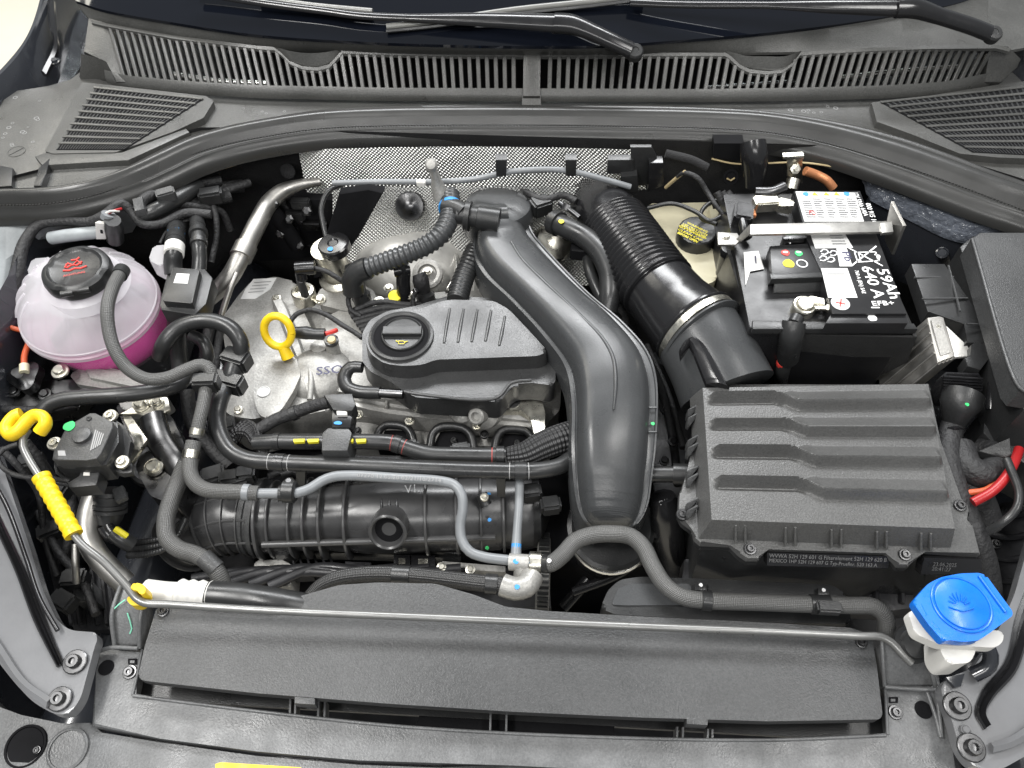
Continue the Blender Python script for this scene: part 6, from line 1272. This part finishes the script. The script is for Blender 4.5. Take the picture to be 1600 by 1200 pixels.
hose('black hose with white wrap rising from the labelled box', [(272, 428, -.05), (270, 410, -.04), (272, 395, -.03), (274, 375, -.035), (276, 350, -.05)], 28, 'rubber', name='wrapped_hose', clips=((.30, .017, 'white_plastic', 1.08), (.5, .008, 'plastic', 1.1)), marks=((.68, .006, 'blue_ink'),))
hose('black hose with ribbed collar rising from the labelled box', [(310, 430, -.055), (312, 405, -.045), (311, 385, -.035), (310, 365, -.035), (308, 345, -.045)], 22, 'rubber', name='collared_hose', clips=((.45, .008, 'plastic', 1.2), (.62, .010, 'plastic', 1.3), (.82, .012, 'plastic', 1.1)))
hose('black hose dropping below the labelled box', [(275, 490, -.08), (277, 520, -.10), (280, 560, -.13), (285, 600, -.15)], 26, 'rubber', name='drop_hose'); hose('thin curved hose with faint print below the arching coolant hose', [(300, 525, -.10), (318, 535, -.1), (325, 555, -.11), (318, 575, -.13)], 20, 'rubber', name='printed_hose')
# harness along the wing behind the reservoir
hose('taped wing harness running behind the coolant reservoir', [(10, 480, -.06), (25, 430, -.045), (38, 380, -.03), (60, 352, -.022), (100, 346, -.02), (140, 346, -.018), (165, 335, -.012), (190, 318, -.01), (205, 330, -.02), (222, 350, -.03), (250, 350, -.035), (290, 333, -.035), (330, 335, -.04)], [18, 20, 18, 15, 14, 14, 15, 16, 14, 13, 13, 14, 14], 'tape', name='wing_harness', cat='harness')
hose('silver grey insulated sleeve behind the reservoir plug', [(80, 372, -.035), (105, 368, -.03), (140, 364, -.03), (160, 362, -.03)], 20, 'primer', name='insulated_sleeve', cat='sleeve'); hose('black rubber hose crossing under the seal into the bulkhead', [(218, 340, -.03), (245, 328, -.025), (275, 312, -.03), (310, 290, -.04)], 24, 'rubber', name='bulkhead_hose')
hose('dark conduit bundle against the bulkhead behind the alloy pipe', [(205, 300, -.02), (240, 312, -.03), (280, 300, -.04), (330, 295, -.06), (380, 290, -.07)], 20, 'tape', name='conduit_bundle', cat='conduit')
# ------------------------------------------------------------------ dipstick
dsk = thing('dipstick', 'yellow ring handled oil dipstick standing on the alloy housing', 'dipstick', P(452, 556, -.15))
rc0 = P(434, 518, -.11); xr = V((1, -.1, 0)).normalized(); yr = V((.06, .45, .89)).normalized()
ring = [rc0+xr*.0185*math.cos(t)+yr*.0215*math.sin(t) for t in [2*math.pi*i/24 for i in range(25)]]
sweep('ring', ring, .0052, 'yellow', dsk, seg=12); sweep('stem', [rc0+xr*.006-yr*.021, rc0+xr*.012-yr*.036], [.007, .0085], 'yellow', dsk)
# ================================================================== firewall pipe line along the foil with clips
fp = thing('vacuum_line', 'thin grey line clipped along the foil heat shield', 'line', PY(800, 275, .85)); vl = [PY(520, 286, .85), PY(600, 284, .85), PY(680, 284, .85), PY(740, 280, .85), PY(800, 268, .85), PY(880, 266, .85), PY(950, 282, .85), PY(985, 292, .85)]
sweep('line', vl, .0042, 'grey_hose', fp, seg=10)
for x, y in ((783, 262), (892, 262)): extr('clip', [PY(x-9, y-12, .845), PY(x+9, y-12, .845), PY(x+8, y+14, .845), PY(x-8, y+14, .845)], V((0, .014, 0)), 'plastic', fp, bev=.002)
lv = thing('lever_fitting', 'pale metal lever fitting standing on the line above the turbo', 'fitting', PY(678, 285, .84)); sweep('stem', [PY(674, 260, .835), PY(680, 275, .835), PY(684, 290, .835), PY(690, 310, .83)], [.006, .006, .009, .012], 'cast_alu', lv); lathe('ball', PY(674, 258, .835), (0, -.7, .7), [(.008, -.004), (.009, 0), (.006, .005), (0, .006)], 'cast_alu', lv); box('white_clip', PY(658, 286, .835), .006, .004, .004, 'white_plastic', lv)
hose('thin black pipe dropping from the foil line toward the fuel pump', [(535, 288, -.06), (512, 300, -.06), (502, 325, -.07), (505, 350, -.08), (510, 372, -.09)], 8, 'rubber', name='fuel_line', cat='pipe')
# connectors behind the charge pipe
cn = thing('turbo_hose', 'smooth black hose curving beside the wide corrugated intake hose', 'hose', P(940, 420, -.09)); cnp = pts3([(862, 345, -.065), (885, 356, -.06), (915, 372, -.06), (938, 395, -.062), (952, 425, -.068), (954, 455, -.078), (948, 485, -.095)])
sweep('tube', cnp, .0145, 'rubber', cn); clip_on('collar', cnp, .06, .0155, 'plastic', cn, .012, 1.12); dot('yellow_mark', 877, 346, -.0455, 9, 'yellow_ink', cn)
hose('second smooth hose tucked under the turbo hose', [(918, 402, -.09), (922, 425, -.09), (932, 450, -.095), (948, 480, -.105), (965, 500, -.12)], 18, 'rubber', name='return_hose'); hose('thick vent hose low beside the charge pipe bend', [(962, 470, -.11), (970, 490, -.12), (975, 510, -.13)], 20, 'tape', name='low_hose')
cn2 = thing('turbo_actuator', 'black actuator plugs clustered behind the charge pipe top', 'actuator', P(860, 335, -.1)); box('plug', P(845, 322, -.07), .014, .012, .012, 'plastic', cn2, rz=.5, bev=.003); box('plug', P(905, 392, -.085), .012, .010, .010, 'plastic_gloss', cn2, rz=-.1, bev=.002); sweep('lever', pts3([(875, 318, -.055), (890, 328, -.055), (905, 340, -.058)]), .004, 'steel_dark', cn2); lathe('clamp', P(888, 325, -.058), (.3, .6, .7), [(.010, -.004), (.010, .004), (0, .005)], 'steel_dark', cn2); sweep('wire', pts3([(820, 300, -.06), (850, 312, -.06), (880, 305, -.06), (900, 315, -.062)]), .005, 'tape', cn2)
bb = thing('bulkhead_boxes', 'dark plastic unit with small fittings in the recess behind the alloy pipe and fuel pump', 'unit', P(450, 380, -.25)); extr('case', [PY(405, 312, .87), PY(520, 312, .87), PY(520, 400, .86), PY(405, 410, .86)], V((0, .03, 0)), 'dark', bb, bev=.004)  # case toned near-black, the shade of the recess put into its colour
for x, y, m_ in ((432, 312, 'steel_dark'), (462, 336, 'plastic'), (488, 352, 'steel_dark'), (455, 360, 'plastic_gloss'), (470, 318, 'plastic')): box('fitting', PY(x, y, .862), .014, .006, .008, m_, bb, bev=.002)
sweep('duct', [PY(425, 330, .85), PY(445, 355, .845), PY(465, 385, .84)], .012, 'dark', bb)
bb2 = extr('splash_panel', [PY(530, 302, .80), PY(575, 296, .83), PY(600, 300, .83), PY(560, 370, .80), PY(515, 430, .77), PY(490, 435, .77)], V((0, .012, 0)), 'dark', None, bev=.002); tag(bb2, 'black plastic splash panel standing behind the fuel pump', 'panel')
# undergrowth: manifold wiring and plugs left under the long pipe
mw = thing('injector_harness', 'black injector harness and plugs behind the long coolant pipe', 'harness', P(600, 705, -.18)); 
for k in range(5): sweep('wire', pts3([(420+k*20, 745-k*3, -.17), (500+k*15, 716+k*4, -.165), (620+k*20, 722-k*2, -.165), (760+k*14, 720+k*4, -.17), (850, 712, -.18)]), .0045, 'tape', mw, seg=8)
for x, y in ((360, 748), (385, 742), (640, 702), (720, 706), (830, 770), (860, 790)): box('plug', P(x, y, -.16), .012, .009, .010, 'plastic', mw, rz=.2, bev=.003)
t = thing('map_sensor', 'small black sensor with silver screw clipped on the manifold end', 'sensor', P(760, 780, -.165)); sweep('body', pts3([(752, 772, -.155), (760, 790, -.162)]), .007, 'plastic', t); pbolt('screw', 757, 777, -.148, 14, t)
# ================================================================== smaller parts deep in the bay
def wires(t, name, rows, m='tape', seg=8):
    for pl, r in rows: sweep(name, pts3(pl), r, m, t, seg=seg)
t = thing('wing_bracket', 'dark metal bracket rail below the reservoir next to the wing', 'bracket', P(70, 625, -.15))
extr('rail', [P(-10, 590, -.125), P(60, 598, -.125), P(135, 590, -.12), P(150, 606, -.12), P(120, 640, -.13), P(-10, 650, -.13)], V((0, 0, -.02)), 'steel_dark', t, bev=.003)
sweep('fold', pts3([(0, 640, -.122), (60, 640, -.12), (120, 632, -.118)]), .005, 'tape', t)
extr('gusset', [P(130, 572, -.11), P(190, 580, -.108), P(250, 604, -.105), P(256, 614, -.106), P(190, 600, -.108), P(140, 590, -.11)], V((0, 0, -.012)), 'cast_alu', t, bev=.003)
for x, y in ((22, 612), (70, 616), (92, 584)): pbolt('bolt', x, y, -.118, 20, t, m='steel_dark', kind='hex')
t = thing('headlamp_wiring', 'dark headlamp wiring and plugs behind the yellow prop rod grip', 'wiring', P(60, 780, -.2))
wires(t, 'wire', [([(0, 700, -.1), (30, 730, -.12), (60, 770, -.16), (70, 840, -.2), (90, 900, -.22)], .004), ([(40, 690, -.1), (60, 715, -.12), (80, 745, -.15), (100, 800, -.2)], .005), ([(60, 800, -.2), (90, 860, -.2), (130, 910, -.2), (150, 960, -.2)], .005), ([(110, 770, -.17), (112, 820, -.19), (98, 880, -.21)], .006), ([(70, 745, -.1), (110, 756, -.1), (140, 748, -.1)], .004)])
for x, y, r in ((50, 722, .3), (92, 765, -.2), (80, 830, .5), (118, 905, .1), (100, 940, -.4)): box('plug', P(x, y, -.16 if y < 800 else -.2), .014, .010, .010, 'plastic', t, rz=r, bev=.003)
t = thing('radiator_baffle', 'black ribbed plastic baffle at the radiator side below the prop rod', 'baffle', P(110, 900, -.25))
prism('panel', [(48, 770), (128, 765), (158, 860), (176, 930), (176, 985), (115, 985), (85, 930)], -.24, .02, 'deep_plastic', t, bev=.004)
for k in range(5): sweep('rib', pts3([(66+k*16, 776, -.236), (92+k*16, 870, -.236), (112+k*14, 975, -.236)]), .003, 'deep_plastic', t, seg=6)
for x, y in ((110, 850), (130, 925)): prism('box', [(x-16, y-14), (x+14, y-16), (x+18, y+12), (x-12, y+16)], -.205, .03, 'plastic', t, bev=.003)
t = thing('corner_harness', 'bunched dark hoses and cables under the seal above the reservoir', 'harness', P(300, 300, -.05))
wires(t, 'cable', [([(215, 330, -.02), (225, 312, -.015), (250, 300, -.02), (300, 288, -.04), (345, 282, -.05)], .0075), ([(240, 345, -.05), (270, 330, -.05), (310, 318, -.055), (360, 306, -.06)], .009), ([(300, 345, -.07), (320, 325, -.06), (350, 300, -.055), (390, 285, -.06)], .006), ([(265, 315, -.03), (300, 322, -.045), (345, 330, -.07), (360, 360, -.1)], .005), ([(322, 300, -.05), (336, 330, -.06), (338, 370, -.08), (330, 410, -.1)], .004), ([(250, 380, -.05), (262, 360, -.045), (290, 345, -.045), (312, 340, -.05)], .002)])
extr('clip', [P(206, 310, -.005), P(222, 306, -.005), P(226, 326, -.012), P(210, 330, -.012)], V((0, 0, -.01)), 'plastic_grey', t, bev=.002)
box('plug', P(330, 306, -.045), .016, .010, .010, 'plastic', t, rz=.3, bev=.003); box('plug', P(260, 305, -.015), .012, .008, .008, 'plastic_grey', t, rz=.5, bev=.002)
t = thing('heater_pipes', 'dark heater pipes crossing the recess behind the alloy pipe', 'pipes', P(430, 340, -.2))
for k in range(2): sweep('pipe', [PY(408+k*8, 320+k*34, .88), PY(440+k*14, 316+k*40, .875), PY(470+k*2, 345+k*30, .87), PY(512, 352+k*36, .865)], .0065, 'deep_plastic', t)
for x, y in ((428, 318), (452, 342), (480, 330), (438, 366), (468, 384)): lathe('nut', PY(x, y, .835), (0, -.8, .6), [(.007, -.004), (.007, .003), (.004, .005), (0, .005)], 'steel_dark', t, seg=6)
# side of engine, below arching hose
t = thing('engine_side_harness', 'black conduits and plugs hanging beside the alloy housing', 'harness', P(310, 600, -.2))
wires(t, 'conduit', [([(330, 500, -.15), (322, 540, -.16), (318, 590, -.18), (330, 640, -.2)], .008), ([(345, 505, -.16), (338, 560, -.17), (334, 620, -.19), (345, 680, -.2)], .006), ([(292, 610, -.13), (300, 660, -.15), (330, 700, -.17), (360, 730, -.18)], .009), ([(250, 640, -.14), (262, 690, -.16), (300, 740, -.18), (320, 780, -.2)], .006)])
for x, y in ((320, 640), (352, 668), (335, 745), (372, 752)): box('plug', P(x, y, -.165), .014, .011, .011, 'plastic', t, rz=.4, bev=.003)
# under the manifold
t = thing('oil_filter_housing', 'pale cast housing piece with black pipes below the intake manifold', 'housing', P(430, 890, -.26))
prism('casting', [(398, 876), (440, 874), (458, 884), (455, 915), (410, 918), (396, 900)], -.235, .04, 'cast_alu', t, bev=.004, fil=.004)
for k in range(5): sweep('pipe', pts3([(300+k*30, 905+k*3, -.22), (360+k*34, 895-k*2, -.225), (440+k*40, 893+k, -.225), (520+k*50, 888, -.23)]), .006, 'deep_plastic', t)
for x, y in ((470, 888), (560, 884), (640, 890), (710, 892)): prism('bracket', [(x-22, y-8), (x+20, y-6), (x+18, y+10), (x-18, y+12)], -.235, .02, 'deep_plastic', t, bev=.003)
for x, y in ((424, 890), (690, 886), (735, 890)): pbolt('bolt', x, y, -.224, 15, t, kind='hex')
prism('bright_rail', [(690, 876), (790, 884), (790, 894), (690, 888)], -.238, .02, 'cast_alu', t, bev=.002)
for k in range(6): sweep('lattice', pts3([(455+k*12, 868, -.243), (462+k*12, 890, -.243)]), .0016, 'deep_plastic', t, seg=6)
# right side behind the filter box
t = thing('wing_liner', 'black ribbed wing liner beside the air filter box and washer neck', 'liner', P(1570, 880, -.2))
prism('panel', [(1536, 790), (1640, 770), (1640, 1000), (1560, 1010), (1520, 900)], -.19, .02, 'deep_plastic', t, bev=.004)
for k in range(5): sweep('rib', pts3([(1545, 800+k*34, -.186), (1575, 806+k*34, -.184), (1610, 800+k*34, -.186)]), .0035, 'deep_plastic', t, seg=6)
for x, y in ((1572, 800), (1556, 850)): pbolt('rivet', x, y, -.183, 16, t, m='plastic')
t = thing('filter_mount', 'dark ribbed mounting tray below the air filter box front', 'tray', P(1250, 900, -.25))
prism('tray', [(1070, 872), (1420, 886), (1432, 950), (1390, 955), (1060, 930)], -.2, .03, 'deep_plastic', t, bev=.004)
for k in range(9): sweep('rib', pts3([(1090+k*40, 876+k, -.197), (1082+k*41, 935+k, -.197)]), .003, 'deep_plastic', t, seg=6)
t = thing('gearbox_top', 'dim cast gearbox and cables between charge pipe and air filter box', 'gearbox', P(1040, 680, -.35))
prism('casting', [(1020, 560), (1090, 590), (1080, 800), (1030, 830), (1010, 700)], -.3, .08, 'deep_plastic', t, bev=.01)
wires(t, 'cable', [([(985, 520, -.16), (1030, 600, -.18), (1050, 680, -.2), (1060, 760, -.22)], .006), ([(1010, 540, -.2), (1045, 620, -.2), (1068, 700, -.2)], .005)])
for x, y in ((1040, 640), (1052, 690), (1038, 720)): pbolt('bolt', x, y, -.19, 16, t, kind='hex', m='steel_dark')
t = thing('bulkhead_plugs', 'dark plugs and wiring at the bulkhead between intake hose and battery', 'plugs', PY(1130, 290, .86))
sweep('cable', [PY(1040, 240, .89), PY(1080, 250, .885), PY(1105, 262, .88)], .006, 'foam', t)
lathe('hole_rim', PY(1142, 277, .885), (0, -.85, .5), [(.011, -.002), (.0105, .001), (.008, .001), (.0075, -.0005), (0, -.0005)], 'dark', t, seg=20)
sweep('hole_edge', [PY(1136, 279, .882), PY(1142, 282, .882), PY(1148, 278, .882)], .0013, 'beige', t, seg=6)
for k in range(3): sweep('cable', [PY(1120+k*8, 300, .84), PY(1130+k*10, 318, .83), PY(1150+k*6, 340, .82)], .005, 'tape', t)
